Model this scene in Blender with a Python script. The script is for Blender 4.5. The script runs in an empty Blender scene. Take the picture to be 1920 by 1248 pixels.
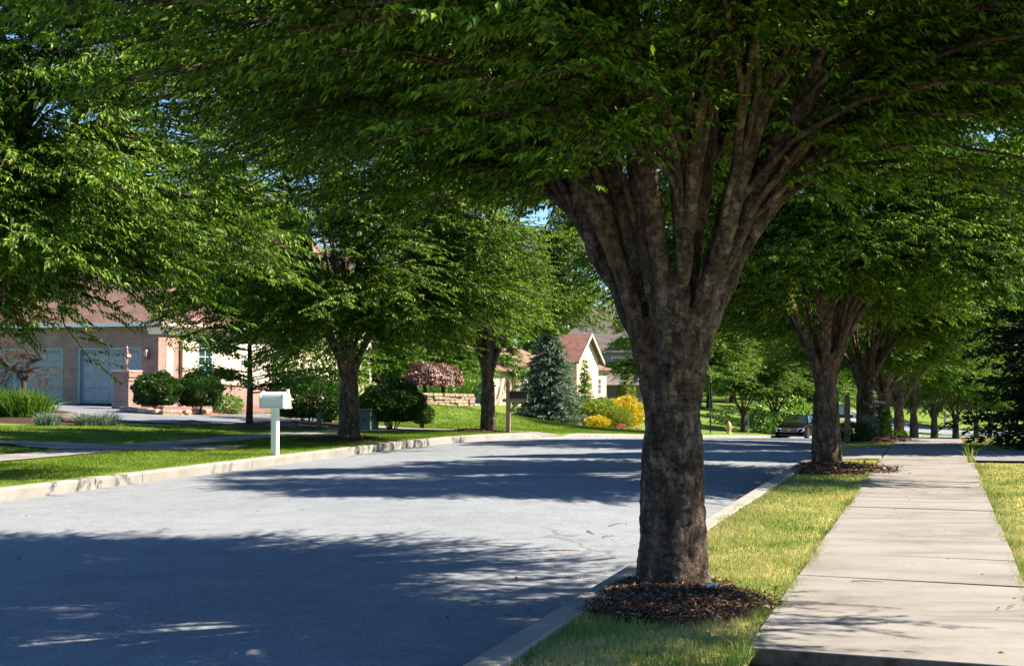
import bpy, bmesh, math, random
import numpy as np
from mathutils import Vector, Matrix

random.seed(7)
scene = bpy.context.scene
COL = scene.collection
PI = math.pi

# ------------------------------------------------------------------ camera frame numbers
F = 2300.0; HZ = 708.0; CX = 960.0; EYE = 1.36
TH = math.atan(800.0 / F)                 # street runs this far right of the view axis
CT, ST = math.cos(TH), math.sin(TH)
BEND0, BENDR = 52.0, 260.0

def st2xy(s, t):
    if s <= BEND0:
        lat, al = t, s
    else:
        a = (s - BEND0) / BENDR
        lat = BENDR * (1 - math.cos(a)) + t * math.cos(a)
        al = BEND0 + BENDR * math.sin(a) - t * math.sin(a)
    return lat * CT + al * ST, al * CT - lat * ST

def xy2st(x, y):
    al = x * ST + y * CT; lat = x * CT - y * ST
    if al <= BEND0: return al, lat
    dx, dy = BENDR - lat, al - BEND0
    return BEND0 + BENDR * math.atan2(dy, dx), BENDR - math.hypot(dx, dy)

def prof(s):
    if s < 23: return 0.0
    if s < 35: return -0.0468 * (s - 23) ** 2 / 24.0
    if s < 105: return -0.0468 * (s - 29)
    if s < 125: return -3.557 - 0.0468 * ((s - 105) - (s - 105) ** 2 / 40.0)
    if s < 150: return -4.025
    return -4.025 + 0.02 * min(s - 150, 150)

def gz(s, t):
    p = prof(s)
    if t < -11.5:
        k = min(0.6, 0.6 * (-11.5 - t) / 16.5)
        z = p * (1 - k)
        if t < -15.5: z += 0.03 * (min(-t, 34) - 15.5)
        d2 = ((s - 52) / 6.5) ** 2 + ((t + 22.5) / 5.0) ** 2
        z += 0.62 * math.exp(-d2)
        return z
    if t > 0.6: return p + 0.012 * (min(t, 25) - 0.6)
    return p

def ground(x, y):
    s, t = xy2st(x, y)
    return gz(s, t)

def G(px, py, y0=3.0):
    """the ground point seen at photo pixel (px, py)"""
    dx, dz = (px - CX) / F, -(py - HZ) / F
    Y = y0
    while Y < 250:
        if EYE + dz * Y <= ground(dx * Y, Y): break
        Y += 0.04
    return Vector((dx * Y, Y, ground(dx * Y, Y)))

def GY(px, Y):
    x = (px - CX) / F * Y
    return Vector((x, Y, ground(x, Y)))

def GS(s, t):
    x, y = st2xy(s, t)
    return Vector((x, y, gz(s, t)))

# ------------------------------------------------------------------ materials
def newmat(name):
    m = bpy.data.materials.new(name); m.use_nodes = True
    nt = m.node_tree; nt.nodes.clear()
    return m, nt, nt.nodes, nt.links

def N(nt, typ, **kw):
    n = nt.nodes.new(typ)
    for k, v in kw.items():
        if k in n.inputs: n.inputs[k].default_value = v
        else: setattr(n, k, v)
    return n

def rgba(c): return (c[0], c[1], c[2], 1.0)

def ramp(nt, stops):
    r = nt.nodes.new('ShaderNodeValToRGB')
    e = r.color_ramp.elements
    e[0].position, e[0].color = stops[0][0], rgba(stops[0][1])
    e[1].position, e[1].color = stops[-1][0], rgba(stops[-1][1])
    for p, c in stops[1:-1]:
        x = e.new(p); x.color = rgba(c)
    return r

def mottled(name, c1, c2, rough=0.8, scale=3.0, detail=6, bump=0.2, bscale=40.0, spec=0.3, metal=0.0, coat=0.0, stretch=(1, 1, 1), bdist=0.02):
    m, nt, n, l = newmat(name)
    tc = N(nt, 'ShaderNodeTexCoord'); mp = N(nt, 'ShaderNodeMapping'); mp.inputs['Scale'].default_value = stretch
    l.new(tc.outputs['Object'], mp.inputs['Vector'])
    no = N(nt, 'ShaderNodeTexNoise', Scale=scale, Detail=detail, Roughness=0.65)
    l.new(mp.outputs[0], no.inputs['Vector'])
    r = ramp(nt, [(0.3, c1), (0.7, c2)])
    l.new(no.outputs['Fac'], r.inputs['Fac'])
    b = N(nt, 'ShaderNodeBsdfPrincipled'); b.inputs['Roughness'].default_value = rough
    b.inputs['Specular IOR Level'].default_value = spec; b.inputs['Metallic'].default_value = metal
    b.inputs['Coat Weight'].default_value = coat
    l.new(r.outputs[0], b.inputs['Base Color'])
    if bump > 0:
        n2 = N(nt, 'ShaderNodeTexNoise', Scale=bscale, Detail=4)
        l.new(mp.outputs[0], n2.inputs['Vector'])
        bp = N(nt, 'ShaderNodeBump', Strength=bump, Distance=bdist)
        l.new(n2.outputs['Fac'], bp.inputs['Height']); l.new(bp.outputs[0], b.inputs['Normal'])
    o = N(nt, 'ShaderNodeOutputMaterial'); l.new(b.outputs[0], o.inputs['Surface'])
    return m

def leafmat(name, cols, trans_gain=1.6, trans=0.42, gloss=0.05, grough=0.38, patch=None):
    m, nt, n, l = newmat(name)
    g = N(nt, 'ShaderNodeNewGeometry')
    r = ramp(nt, [(i / (len(cols) - 1), c) for i, c in enumerate(cols)])
    if patch:
        tc = N(nt, 'ShaderNodeTexCoord')
        no = N(nt, 'ShaderNodeTexNoise', Scale=patch, Detail=4, Roughness=0.6)
        l.new(tc.outputs['Object'], no.inputs['Vector'])
        ma = N(nt, 'ShaderNodeMath', operation='MULTIPLY_ADD'); ma.inputs[1].default_value = 2.4; ma.inputs[2].default_value = -0.95
        l.new(no.outputs['Fac'], ma.inputs[0])
        mb_ = N(nt, 'ShaderNodeMath', operation='MULTIPLY_ADD'); mb_.inputs[1].default_value = 0.5
        l.new(g.outputs['Random Per Island'], mb_.inputs[0]); l.new(ma.outputs[0], mb_.inputs[2])
        l.new(mb_.outputs[0], r.inputs['Fac'])
    else:
        l.new(g.outputs['Random Per Island'], r.inputs['Fac'])
    d = N(nt, 'ShaderNodeBsdfDiffuse'); l.new(r.outputs[0], d.inputs['Color'])
    mx = N(nt, 'ShaderNodeMix', data_type='RGBA', blend_type='MULTIPLY')
    mx.inputs[0].default_value = 1.0
    l.new(r.outputs[0], mx.inputs[6]); mx.inputs[7].default_value = (1.05 * trans_gain, 1.05 * trans_gain, 0.5 * trans_gain, 1)
    t = N(nt, 'ShaderNodeBsdfTranslucent'); l.new(mx.outputs[2], t.inputs['Color'])
    ms = N(nt, 'ShaderNodeMixShader'); ms.inputs[0].default_value = trans
    l.new(d.outputs[0], ms.inputs[1]); l.new(t.outputs[0], ms.inputs[2])
    gl = N(nt, 'ShaderNodeBsdfGlossy', Roughness=grough); gl.inputs['Color'].default_value = (1, 1, 1, 1)
    m2 = N(nt, 'ShaderNodeMixShader'); m2.inputs[0].default_value = gloss
    l.new(ms.outputs[0], m2.inputs[1]); l.new(gl.outputs[0], m2.inputs[2])
    o = N(nt, 'ShaderNodeOutputMaterial'); l.new(m2.outputs[0], o.inputs['Surface'])
    return m

def brickmat(name, c1, c2, mortar, bw=0.21, bh=0.072, mort=0.011, rough=0.85, bump=0.4, offset=0.5):
    m, nt, n, l = newmat(name)
    uv = N(nt, 'ShaderNodeUVMap')
    br = N(nt, 'ShaderNodeTexBrick'); br.offset = offset
    br.inputs['Scale'].default_value = 1.0; br.inputs['Mortar Size'].default_value = mort
    br.inputs['Brick Width'].default_value = bw; br.inputs['Row Height'].default_value = bh
    br.inputs['Color1'].default_value = rgba(c1); br.inputs['Color2'].default_value = rgba(c2); br.inputs['Mortar'].default_value = rgba(mortar)
    l.new(uv.outputs[0], br.inputs['Vector'])
    no = N(nt, 'ShaderNodeTexNoise', Scale=1.7, Detail=6); l.new(uv.outputs[0], no.inputs['Vector'])
    r = ramp(nt, [(0.3, (0.72, 0.72, 0.72)), (0.7, (1.15, 1.12, 1.1))]); l.new(no.outputs['Fac'], r.inputs['Fac'])
    mx = N(nt, 'ShaderNodeMix', data_type='RGBA', blend_type='MULTIPLY'); mx.inputs[0].default_value = 1
    l.new(br.outputs['Color'], mx.inputs[6]); l.new(r.outputs[0], mx.inputs[7])
    b = N(nt, 'ShaderNodeBsdfPrincipled'); b.inputs['Roughness'].default_value = rough; b.inputs['Specular IOR Level'].default_value = 0.2
    l.new(mx.outputs[2], b.inputs['Base Color'])
    bp = N(nt, 'ShaderNodeBump', Strength=bump, Distance=0.01); bp.invert = True
    l.new(br.outputs['Fac'], bp.inputs['Height']); l.new(bp.outputs[0], b.inputs['Normal'])
    o = N(nt, 'ShaderNodeOutputMaterial'); l.new(b.outputs[0], o.inputs['Surface'])
    return m

def barkmat(name, dark, mid, light, rust):
    m, nt, n, l = newmat(name)
    tc = N(nt, 'ShaderNodeTexCoord')
    mp = N(nt, 'ShaderNodeMapping'); mp.inputs['Scale'].default_value = (1, 1, 1.9)
    mv = N(nt, 'ShaderNodeMapping'); mv.inputs['Scale'].default_value = (1, 1, 0.42)
    l.new(tc.outputs['Object'], mp.inputs['Vector']); l.new(tc.outputs['Object'], mv.inputs['Vector'])
    lent = N(nt, 'ShaderNodeTexNoise', Scale=17.0, Detail=7, Roughness=0.75); l.new(mp.outputs[0], lent.inputs['Vector'])
    flake = N(nt, 'ShaderNodeTexNoise', Scale=11.0, Detail=9, Roughness=0.72, Distortion=0.4); l.new(mv.outputs[0], flake.inputs['Vector'])
    r = ramp(nt, [(0.36, dark), (0.49, mid), (0.66, light)]); l.new(flake.outputs['Fac'], r.inputs['Fac'])
    r2 = ramp(nt, [(0.36, (0.35, 0.35, 0.35)), (0.52, (1.0, 1.0, 1.0)), (0.66, (1.55, 1.5, 1.45))]); l.new(lent.outputs['Fac'], r2.inputs['Fac'])
    mx = N(nt, 'ShaderNodeMix', data_type='RGBA', blend_type='MULTIPLY'); mx.inputs[0].default_value = 1
    l.new(r.outputs[0], mx.inputs[6]); l.new(r2.outputs[0], mx.inputs[7])
    wn = N(nt, 'ShaderNodeTexNoise', Scale=9.0, Detail=4); l.new(mv.outputs[0], wn.inputs['Vector'])
    wa = N(nt, 'ShaderNodeVectorMath', operation='MULTIPLY_ADD'); l.new(wn.outputs['Color'], wa.inputs[0]); wa.inputs[1].default_value = (0.10, 0.10, 0.10); l.new(mv.outputs[0], wa.inputs[2])
    vp = N(nt, 'ShaderNodeTexVoronoi', feature='F1', Scale=24.0); l.new(wa.outputs[0], vp.inputs['Vector'])
    ve = N(nt, 'ShaderNodeTexVoronoi', feature='DISTANCE_TO_EDGE', Scale=24.0); l.new(wa.outputs[0], ve.inputs['Vector'])
    sp_ = N(nt, 'ShaderNodeSeparateColor'); l.new(vp.outputs['Color'], sp_.inputs[0])
    rv = ramp(nt, [(0.0, (0.62, 0.60, 0.58)), (0.7, (1.05, 1.05, 1.05)), (1.0, (1.7, 1.62, 1.5))]); l.new(sp_.outputs[0], rv.inputs['Fac'])
    re2 = ramp(nt, [(0.0, (0.38, 0.36, 0.35)), (0.10, (1, 1, 1))]); l.new(ve.outputs['Distance'], re2.inputs['Fac'])
    mp1 = N(nt, 'ShaderNodeMix', data_type='RGBA', blend_type='MULTIPLY'); mp1.inputs[0].default_value = 0.8; l.new(mx.outputs[2], mp1.inputs[6]); l.new(rv.outputs[0], mp1.inputs[7])
    mx = N(nt, 'ShaderNodeMix', data_type='RGBA', blend_type='MULTIPLY'); mx.inputs[0].default_value = 0.8; l.new(mp1.outputs[2], mx.inputs[6]); l.new(re2.outputs[0], mx.inputs[7])
    pn = N(nt, 'ShaderNodeTexNoise', Scale=3.1, Detail=5, Roughness=0.7, Distortion=0.8); l.new(mv.outputs[0], pn.inputs['Vector'])
    r3 = ramp(nt, [(0.56, (0, 0, 0)), (0.66, (0.8, 0.8, 0.8))]); l.new(pn.outputs['Fac'], r3.inputs['Fac'])
    mx2 = N(nt, 'ShaderNodeMix', data_type='RGBA'); l.new(r3.outputs[0], mx2.inputs[0])
    l.new(mx.outputs[2], mx2.inputs[6]); mx2.inputs[7].default_value = rgba(rust)
    b = N(nt, 'ShaderNodeBsdfPrincipled'); b.inputs['Roughness'].default_value = 0.9; b.inputs['Specular IOR Level'].default_value = 0.15
    l.new(mx2.outputs[2], b.inputs['Base Color'])
    ad = N(nt, 'ShaderNodeMath', operation='ADD'); l.new(flake.outputs['Fac'], ad.inputs[0])
    sc = N(nt, 'ShaderNodeMath', operation='MULTIPLY'); sc.inputs[1].default_value = 0.35; l.new(lent.outputs['Fac'], sc.inputs[0]); l.new(sc.outputs[0], ad.inputs[1])
    bp = N(nt, 'ShaderNodeBump', Strength=1.0, Distance=0.05)
    l.new(ad.outputs[0], bp.inputs['Height']); l.new(bp.outputs[0], b.inputs['Normal'])
    o = N(nt, 'ShaderNodeOutputMaterial'); l.new(b.outputs[0], o.inputs['Surface'])
    return m

def asphaltmat(name, c1, c2, speck=0.5):
    m, nt, n, l = newmat(name)
    tc = N(nt, 'ShaderNodeTexCoord')
    big = N(nt, 'ShaderNodeTexNoise', Scale=0.22, Detail=5, Roughness=0.6)
    mid = N(nt, 'ShaderNodeTexNoise', Scale=4.0, Detail=6, Roughness=0.7)
    fine = N(nt, 'ShaderNodeTexNoise', Scale=70.0, Detail=3, Roughness=0.8)
    for q in (big, mid, fine): l.new(tc.outputs['Object'], q.inputs['Vector'])
    r = ramp(nt, [(0.35, c1), (0.65, c2)]); l.new(big.outputs['Fac'], r.inputs['Fac'])
    r1 = ramp(nt, [(0.35, (0.88, 0.88, 0.88)), (0.65, (1.08, 1.08, 1.08))]); l.new(mid.outputs['Fac'], r1.inputs['Fac'])
    r2 = ramp(nt, [(0.32, (1 - speck,) * 3), (0.5, (1, 1, 1)), (0.68, (1 + speck,) * 3)]); l.new(fine.outputs['Fac'], r2.inputs['Fac'])
    a = N(nt, 'ShaderNodeMix', data_type='RGBA', blend_type='MULTIPLY'); a.inputs[0].default_value = 1
    l.new(r.outputs[0], a.inputs[6]); l.new(r1.outputs[0], a.inputs[7])
    c = N(nt, 'ShaderNodeMix', data_type='RGBA', blend_type='MULTIPLY'); c.inputs[0].default_value = 1
    l.new(a.outputs[2], c.inputs[6]); l.new(r2.outputs[0], c.inputs[7])
    # fine cracks that come and go, a darker sealed band, rough worn spots
    wv = N(nt, 'ShaderNodeTexNoise', Scale=1.1, Detail=5); l.new(tc.outputs['Object'], wv.inputs['Vector'])
    va = N(nt, 'ShaderNodeVectorMath', operation='MULTIPLY_ADD'); l.new(wv.outputs['Color'], va.inputs[0]); va.inputs[1].default_value = (0.9, 0.9, 0.9); l.new(tc.outputs['Object'], va.inputs[2])
    vo = N(nt, 'ShaderNodeTexVoronoi', feature='DISTANCE_TO_EDGE', Scale=0.42); l.new(va.outputs[0], vo.inputs['Vector'])
    rc = ramp(nt, [(0.0, (0.45, 0.45, 0.45)), (0.010, (1, 1, 1))]); l.new(vo.outputs['Distance'], rc.inputs['Fac'])
    mk = N(nt, 'ShaderNodeTexNoise', Scale=0.16, Detail=3); l.new(tc.outputs['Object'], mk.inputs['Vector'])
    rm_ = ramp(nt, [(0.50, (0, 0, 0)), (0.58, (1, 1, 1))]); l.new(mk.outputs['Fac'], rm_.inputs['Fac'])
    cm = N(nt, 'ShaderNodeMix', data_type='RGBA', blend_type='MULTIPLY'); l.new(rm_.outputs[0], cm.inputs[0]); l.new(c.outputs[2], cm.inputs[6]); l.new(rc.outputs[0], cm.inputs[7])
    pt = N(nt, 'ShaderNodeTexNoise', Scale=0.9, Detail=8, Roughness=0.75); l.new(tc.outputs['Object'], pt.inputs['Vector'])
    rp = ramp(nt, [(0.30, (0.72, 0.73, 0.76)), (0.40, (1, 1, 1)), (0.66, (1, 1, 1)), (0.74, (1.1, 1.09, 1.07))]); l.new(pt.outputs['Fac'], rp.inputs['Fac'])
    c = N(nt, 'ShaderNodeMix', data_type='RGBA', blend_type='MULTIPLY'); c.inputs[0].default_value = 1; l.new(cm.outputs[2], c.inputs[6]); l.new(rp.outputs[0], c.inputs[7])
    b = N(nt, 'ShaderNodeBsdfPrincipled'); b.inputs['Roughness'].default_value = 0.9; b.inputs['Specular IOR Level'].default_value = 0.08
    l.new(c.outputs[2], b.inputs['Base Color'])
    bp = N(nt, 'ShaderNodeBump', Strength=0.35, Distance=0.006); l.new(fine.outputs['Fac'], bp.inputs['Height']); l.new(bp.outputs[0], b.inputs['Normal'])
    o = N(nt, 'ShaderNodeOutputMaterial'); l.new(b.outputs[0], o.inputs['Surface'])
    return m

def glassmat(name, c=(0.02, 0.04, 0.05), rough=0.05):
    m, nt, n, l = newmat(name)
    b = N(nt, 'ShaderNodeBsdfPrincipled'); b.inputs['Base Color'].default_value = rgba(c)
    b.inputs['Roughness'].default_value = rough; b.inputs['Specular IOR Level'].default_value = 0.5
    no = N(nt, 'ShaderNodeTexNoise', Scale=0.8); bp = N(nt, 'ShaderNodeBump', Strength=0.05, Distance=0.02)
    l.new(no.outputs['Fac'], bp.inputs['Height']); l.new(bp.outputs[0], b.inputs['Normal'])
    o = N(nt, 'ShaderNodeOutputMaterial'); l.new(b.outputs[0], o.inputs['Surface'])
    return m

M = {}
M['leaf'] = leafmat('zelkova_leaf', [(0.011, 0.042, 0.003), (0.048, 0.132, 0.009), (0.185, 0.295, 0.024)], 1.2, 0.34, 0.014, 0.5)
M['leaf_far'] = leafmat('far_leaf', [(0.024, 0.072, 0.007), (0.052, 0.135, 0.011), (0.10, 0.20, 0.018)], 1.3, 0.4, 0.014, 0.5)
M['leaf_box'] = leafmat('boxwood_leaf', [(0.014, 0.045, 0.010), (0.028, 0.08, 0.016), (0.05, 0.12, 0.016)], 1.3, 0.3, 0.02)
M['leaf_bright'] = leafmat('bright_leaf', [(0.05, 0.14, 0.015), (0.09, 0.21, 0.02), (0.15, 0.27, 0.03)], 1.4, 0.4, 0.05)
M['leaf_yellow'] = leafmat('yellow_leaf', [(0.35, 0.30, 0.01), (0.55, 0.42, 0.012), (0.4, 0.36, 0.02)], 1.1, 0.35, 0.03)
M['leaf_lime'] = leafmat('lime_leaf', [(0.08, 0.15, 0.012), (0.15, 0.22, 0.02), (0.25, 0.29, 0.03)], 1.2, 0.35, 0.03)
M['leaf_maroon'] = leafmat('maroon_leaf', [(0.06, 0.022, 0.018), (0.115, 0.045, 0.036), (0.19, 0.085, 0.065)], 1.2, 0.35, 0.06)
M['needle_blue'] = leafmat('blue_needle', [(0.06, 0.125, 0.105), (0.13, 0.215, 0.18), (0.23, 0.32, 0.27)], 1.0, 0.2, 0.01)
M['needle_dark'] = leafmat('dark_needle', [(0.010, 0.030, 0.010), (0.018, 0.05, 0.014), (0.038, 0.085, 0.018)], 1.2, 0.25, 0.04)
M['fescue'] = leafmat('fescue_blade', [(0.07, 0.13, 0.12), (0.12, 0.19, 0.18), (0.18, 0.25, 0.23)], 1.0, 0.3, 0.04)
M['grass_dry'] = leafmat('verge_grass_blade', [(0.09, 0.18, 0.04), (0.19, 0.275, 0.09), (0.33, 0.365, 0.17), (0.46, 0.42, 0.27)], 1.1, 0.32, 0.0, patch=1.3)
M['grass_lush'] = leafmat('lawn_grass_blade', [(0.06, 0.125, 0.016), (0.105, 0.18, 0.026), (0.20, 0.26, 0.05)], 1.2, 0.35, 0.0, patch=0.5)
M['flower_red'] = leafmat('red_petal', [(0.5, 0.05, 0.05), (0.6, 0.13, 0.14), (0.7, 0.28, 0.25)], 1.0, 0.3, 0.03)
M['flower_orange'] = leafmat('orange_petal', [(0.5, 0.09, 0.02), (0.55, 0.15, 0.03)], 1.0, 0.3, 0.03)
M['bark'] = barkmat('zelkova_bark', (0.036, 0.028, 0.022), (0.095, 0.075, 0.060), (0.19, 0.155, 0.125), (0.145, 0.078, 0.042))
M['bark2'] = barkmat('brown_bark', (0.05, 0.034, 0.024), (0.10, 0.072, 0.052), (0.16, 0.12, 0.09), (0.14, 0.075, 0.04))
M['asphalt'] = asphaltmat('street_asphalt', (0.150, 0.183, 0.225), (0.180, 0.214, 0.260), 0.42)
M['asphalt_drive'] = asphaltmat('driveway_asphalt', (0.13, 0.15, 0.18), (0.16, 0.18, 0.215), 0.35)
M['lawn'] = mottled('lawn_soil_and_thatch', (0.065, 0.125, 0.018), (0.125, 0.195, 0.032), 0.95, 0.9, 8, 0.6, 60, 0.1)
M['thatch'] = mottled('verge_thatch', (0.16, 0.19, 0.05), (0.34, 0.30, 0.14), 0.95, 2.2, 8, 0.6, 70, 0.1)
M['mulch'] = mottled('bark_mulch', (0.022, 0.014, 0.010), (0.085, 0.055, 0.04), 0.95, 34, 6, 0.9, 60, 0.1, bdist=0.03)
M['mulch_chip'] = leafmat('mulch_chip', [(0.024, 0.015, 0.011), (0.085, 0.056, 0.041), (0.30, 0.21, 0.155)], 0.1, 0.02, 0.02)
M['gravel_red'] = mottled('red_gravel', (0.14, 0.065, 0.07), (0.27, 0.15, 0.15), 0.9, 22, 6, 0.8, 60, 0.1)
M['concrete_walk'] = None
M['kerb'] = mottled('kerb_concrete', (0.175, 0.178, 0.172), (0.265, 0.275, 0.275), 0.85, 2.3, 10, 0.25, 60, 0.2)
M['stone'] = mottled('field_stone', (0.17, 0.135, 0.10), (0.42, 0.36, 0.28), 0.85, 4.5, 6, 0.6, 18, 0.2)
M['brick'] = brickmat('house_brick', (0.27, 0.150, 0.127), (0.175, 0.095, 0.088), (0.36, 0.33, 0.31))
M['brick_tan'] = brickmat('pink_brick', (0.52, 0.40, 0.33), (0.43, 0.31, 0.25), (0.55, 0.5, 0.45))
M['brick_dark'] = brickmat('dark_brick', (0.17, 0.10, 0.10), (0.12, 0.075, 0.08), (0.28, 0.26, 0.25))
M['shingle'] = brickmat('brown_shingle', (0.215, 0.145, 0.125), (0.17, 0.115, 0.10), (0.11, 0.07, 0.06), 0.32, 0.145, 0.012, 0.9, 0.6)
M['shingle_red'] = brickmat('red_shingle', (0.21, 0.115, 0.095), (0.17, 0.092, 0.078), (0.12, 0.055, 0.04), 0.32, 0.145, 0.012, 0.9, 0.6)
M['shingle_grey'] = brickmat('grey_shingle', (0.20, 0.185, 0.18), (0.155, 0.145, 0.142), (0.08, 0.075, 0.075), 0.32, 0.145, 0.012, 0.9, 0.6)
M['stucco'] = mottled('cream_stucco', (0.50, 0.46, 0.39), (0.56, 0.53, 0.46), 0.9, 2, 5, 0.2, 90, 0.2)
M['stucco_yellow'] = mottled('yellow_stucco', (0.50, 0.43, 0.31), (0.56, 0.49, 0.37), 0.9, 2, 5, 0.2, 90, 0.2)
M['siding_grey'] = mottled('grey_siding', (0.28, 0.26, 0.245), (0.33, 0.31, 0.29), 0.8, 1.5, 4, 0.0, 40, 0.3)
M['trim'] = mottled('painted_trim', (0.55, 0.5, 0.44), (0.62, 0.57, 0.5), 0.6, 1.5, 4, 0.05, 40, 0.4)
M['trim_white'] = mottled('white_trim', (0.72, 0.7, 0.66), (0.8, 0.78, 0.75), 0.55, 1.5, 4, 0.05, 40, 0.4)
M['garage'] = mottled('garage_door_paint', (0.215, 0.265, 0.31), (0.25, 0.30, 0.345), 0.55, 0.8, 5, 0.05, 60, 0.4)
M['white_paint'] = mottled('white_paint', (0.68, 0.72, 0.75), (0.75, 0.79, 0.82), 0.45, 2.5, 6, 0.06, 30, 0.45)
M['brass'] = mottled('brass', (0.50, 0.30, 0.09), (0.62, 0.40, 0.14), 0.35, 8, 3, 0.0, 40, 0.5, 0.9)
M['copper'] = mottled('aged_copper', (0.16, 0.07, 0.05), (0.30, 0.14, 0.10), 0.4, 14, 4, 0.1, 40, 0.5, 0.7)
M['wood'] = mottled('weathered_post_wood', (0.13, 0.085, 0.06), (0.22, 0.16, 0.12), 0.85, 6, 6, 0.4, 30, 0.2, stretch=(4, 4, 0.4))
M['wood_tan'] = mottled('tan_post_wood', (0.25, 0.185, 0.14), (0.35, 0.27, 0.21), 0.8, 6, 6, 0.3, 30, 0.2, stretch=(4, 4, 0.4))
M['black'] = mottled('black_paint', (0.008, 0.008, 0.008), (0.016, 0.016, 0.016), 0.4, 4, 3, 0.0, 30, 0.5)
M['navy'] = mottled('navy_paint', (0.010, 0.016, 0.030), (0.016, 0.024, 0.042), 0.4, 4, 3, 0.0, 30, 0.5)
M['utility'] = mottled('green_utility_paint', (0.05, 0.085, 0.06), (0.075, 0.115, 0.085), 0.6, 3, 5, 0.1, 30, 0.4)
M['hydrant'] = mottled('cream_hydrant_paint', (0.52, 0.36, 0.17), (0.66, 0.48, 0.26), 0.55, 6, 4, 0.1, 30, 0.4)
M['car'] = mottled('dark_car_paint', (0.003, 0.002, 0.003), (0.004, 0.0025, 0.004), 0.3, 2, 2, 0.0, 30, 0.05, 0.0, 0.0)
M['rubber'] = mottled('tyre_rubber', (0.012, 0.012, 0.012), (0.022, 0.022, 0.022), 0.85, 9, 3, 0.2, 60, 0.2)
M['chrome'] = mottled('chrome', (0.42, 0.42, 0.43), (0.5, 0.5, 0.51), 0.18, 4, 2, 0.0, 30, 0.5, 1.0)
M['lens'] = mottled('lamp_lens', (0.6, 0.66, 0.76), (0.72, 0.78, 0.88), 0.15, 30, 2, 0.2, 60, 0.7)
M['amber'] = mottled('amber_lens', (0.5, 0.2, 0.03), (0.6, 0.26, 0.05), 0.2, 30, 2, 0.0, 60, 0.7)
M['glass'] = glassmat('window_glass')
M['glass_teal'] = glassmat('window_glass_teal', (0.015, 0.05, 0.055))
M['glass_car'] = glassmat('windscreen_glass', (0.01, 0.022, 0.008))
M['lamp_glass'] = glassmat('lantern_glass', (0.35, 0.38, 0.36), 0.15)
M['ink'] = mottled('dark_lettering', (0.10, 0.085, 0.03), (0.12, 0.1, 0.04), 0.6, 4, 2, 0.0, 30, 0.3)
M['sign_blue'] = mottled('blue_sign_paint', (0.10, 0.20, 0.26), (0.14, 0.25, 0.32), 0.6, 4, 2, 0.0, 30, 0.3)
M['blue_plastic'] = mottled('blue_plastic', (0.18, 0.42, 0.6), (0.25, 0.5, 0.68), 0.4, 4, 2, 0.0, 30, 0.5)
M['twig'] = mottled('dry_twig', (0.10, 0.065, 0.045), (0.2, 0.14, 0.1), 0.9, 20, 3, 0.2, 60, 0.1)
M['bare_bark'] = mottled('bare_maple_bark', (0.04, 0.032, 0.028), (0.10, 0.08, 0.07), 0.9, 12, 4, 0.3, 60, 0.1)

def walkmat():
    m, nt, n, l = newmat('sidewalk_concrete')
    tc = N(nt, 'ShaderNodeTexCoord')
    mp = N(nt, 'ShaderNodeMapping'); mp.inputs['Rotation'].default_value = (0, 0, TH); mp.inputs['Scale'].default_value = (0.45, 3.0, 1)
    l.new(tc.outputs['Object'], mp.inputs['Vector'])
    streak = N(nt, 'ShaderNodeTexNoise', Scale=1.5, Detail=6, Roughness=0.6); l.new(mp.outputs[0], streak.inputs['Vector'])
    big = N(nt, 'ShaderNodeTexNoise', Scale=0.8, Detail=9, Roughness=0.7); l.new(tc.outputs['Object'], big.inputs['Vector'])
    broom = N(nt, 'ShaderNodeMapping'); broom.inputs['Rotation'].default_value = (0, 0, TH); broom.inputs['Scale'].default_value = (4, 130, 1)
    l.new(tc.outputs['Object'], broom.inputs['Vector'])
    fine = N(nt, 'ShaderNodeTexNoise', Scale=1.0, Detail=3); l.new(broom.outputs[0], fine.inputs['Vector'])
    grit = N(nt, 'ShaderNodeTexNoise', Scale=120, Detail=3, Roughness=0.8); l.new(tc.outputs['Object'], grit.inputs['Vector'])
    r = ramp(nt, [(0.3, (0.105, 0.104, 0.101)), (0.46, (0.180, 0.186, 0.189)), (0.75, (0.222, 0.233, 0.243))]); l.new(big.outputs['Fac'], r.inputs['Fac'])
    r1 = ramp(nt, [(0.3, (0.66, 0.65, 0.63)), (0.5, (0.98, 0.98, 0.98)), (0.7, (1.08, 1.08, 1.08))]); l.new(streak.outputs['Fac'], r1.inputs['Fac'])
    a = N(nt, 'ShaderNodeMix', data_type='RGBA', blend_type='MULTIPLY'); a.inputs[0].default_value = 1
    l.new(r.outputs[0], a.inputs[6]); l.new(r1.outputs[0], a.inputs[7])
    r2 = ramp(nt, [(0.3, (0.78, 0.78, 0.78)), (0.7, (1.18, 1.18, 1.18))]); l.new(grit.outputs['Fac'], r2.inputs['Fac'])
    c = N(nt, 'ShaderNodeMix', data_type='RGBA', blend_type='MULTIPLY'); c.inputs[0].default_value = 1
    l.new(a.outputs[2], c.inputs[6]); l.new(r2.outputs[0], c.inputs[7])
    b = N(nt, 'ShaderNodeBsdfPrincipled'); b.inputs['Roughness'].default_value = 0.88; b.inputs['Specular IOR Level'].default_value = 0.2
    l.new(c.outputs[2], b.inputs['Base Color'])
    bp = N(nt, 'ShaderNodeBump', Strength=0.3, Distance=0.004); l.new(fine.outputs['Fac'], bp.inputs['Height']); l.new(bp.outputs[0], b.inputs['Normal'])
    o = N(nt, 'ShaderNodeOutputMaterial'); l.new(b.outputs[0], o.inputs['Surface'])
    return m
M['walk'] = walkmat()

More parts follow.
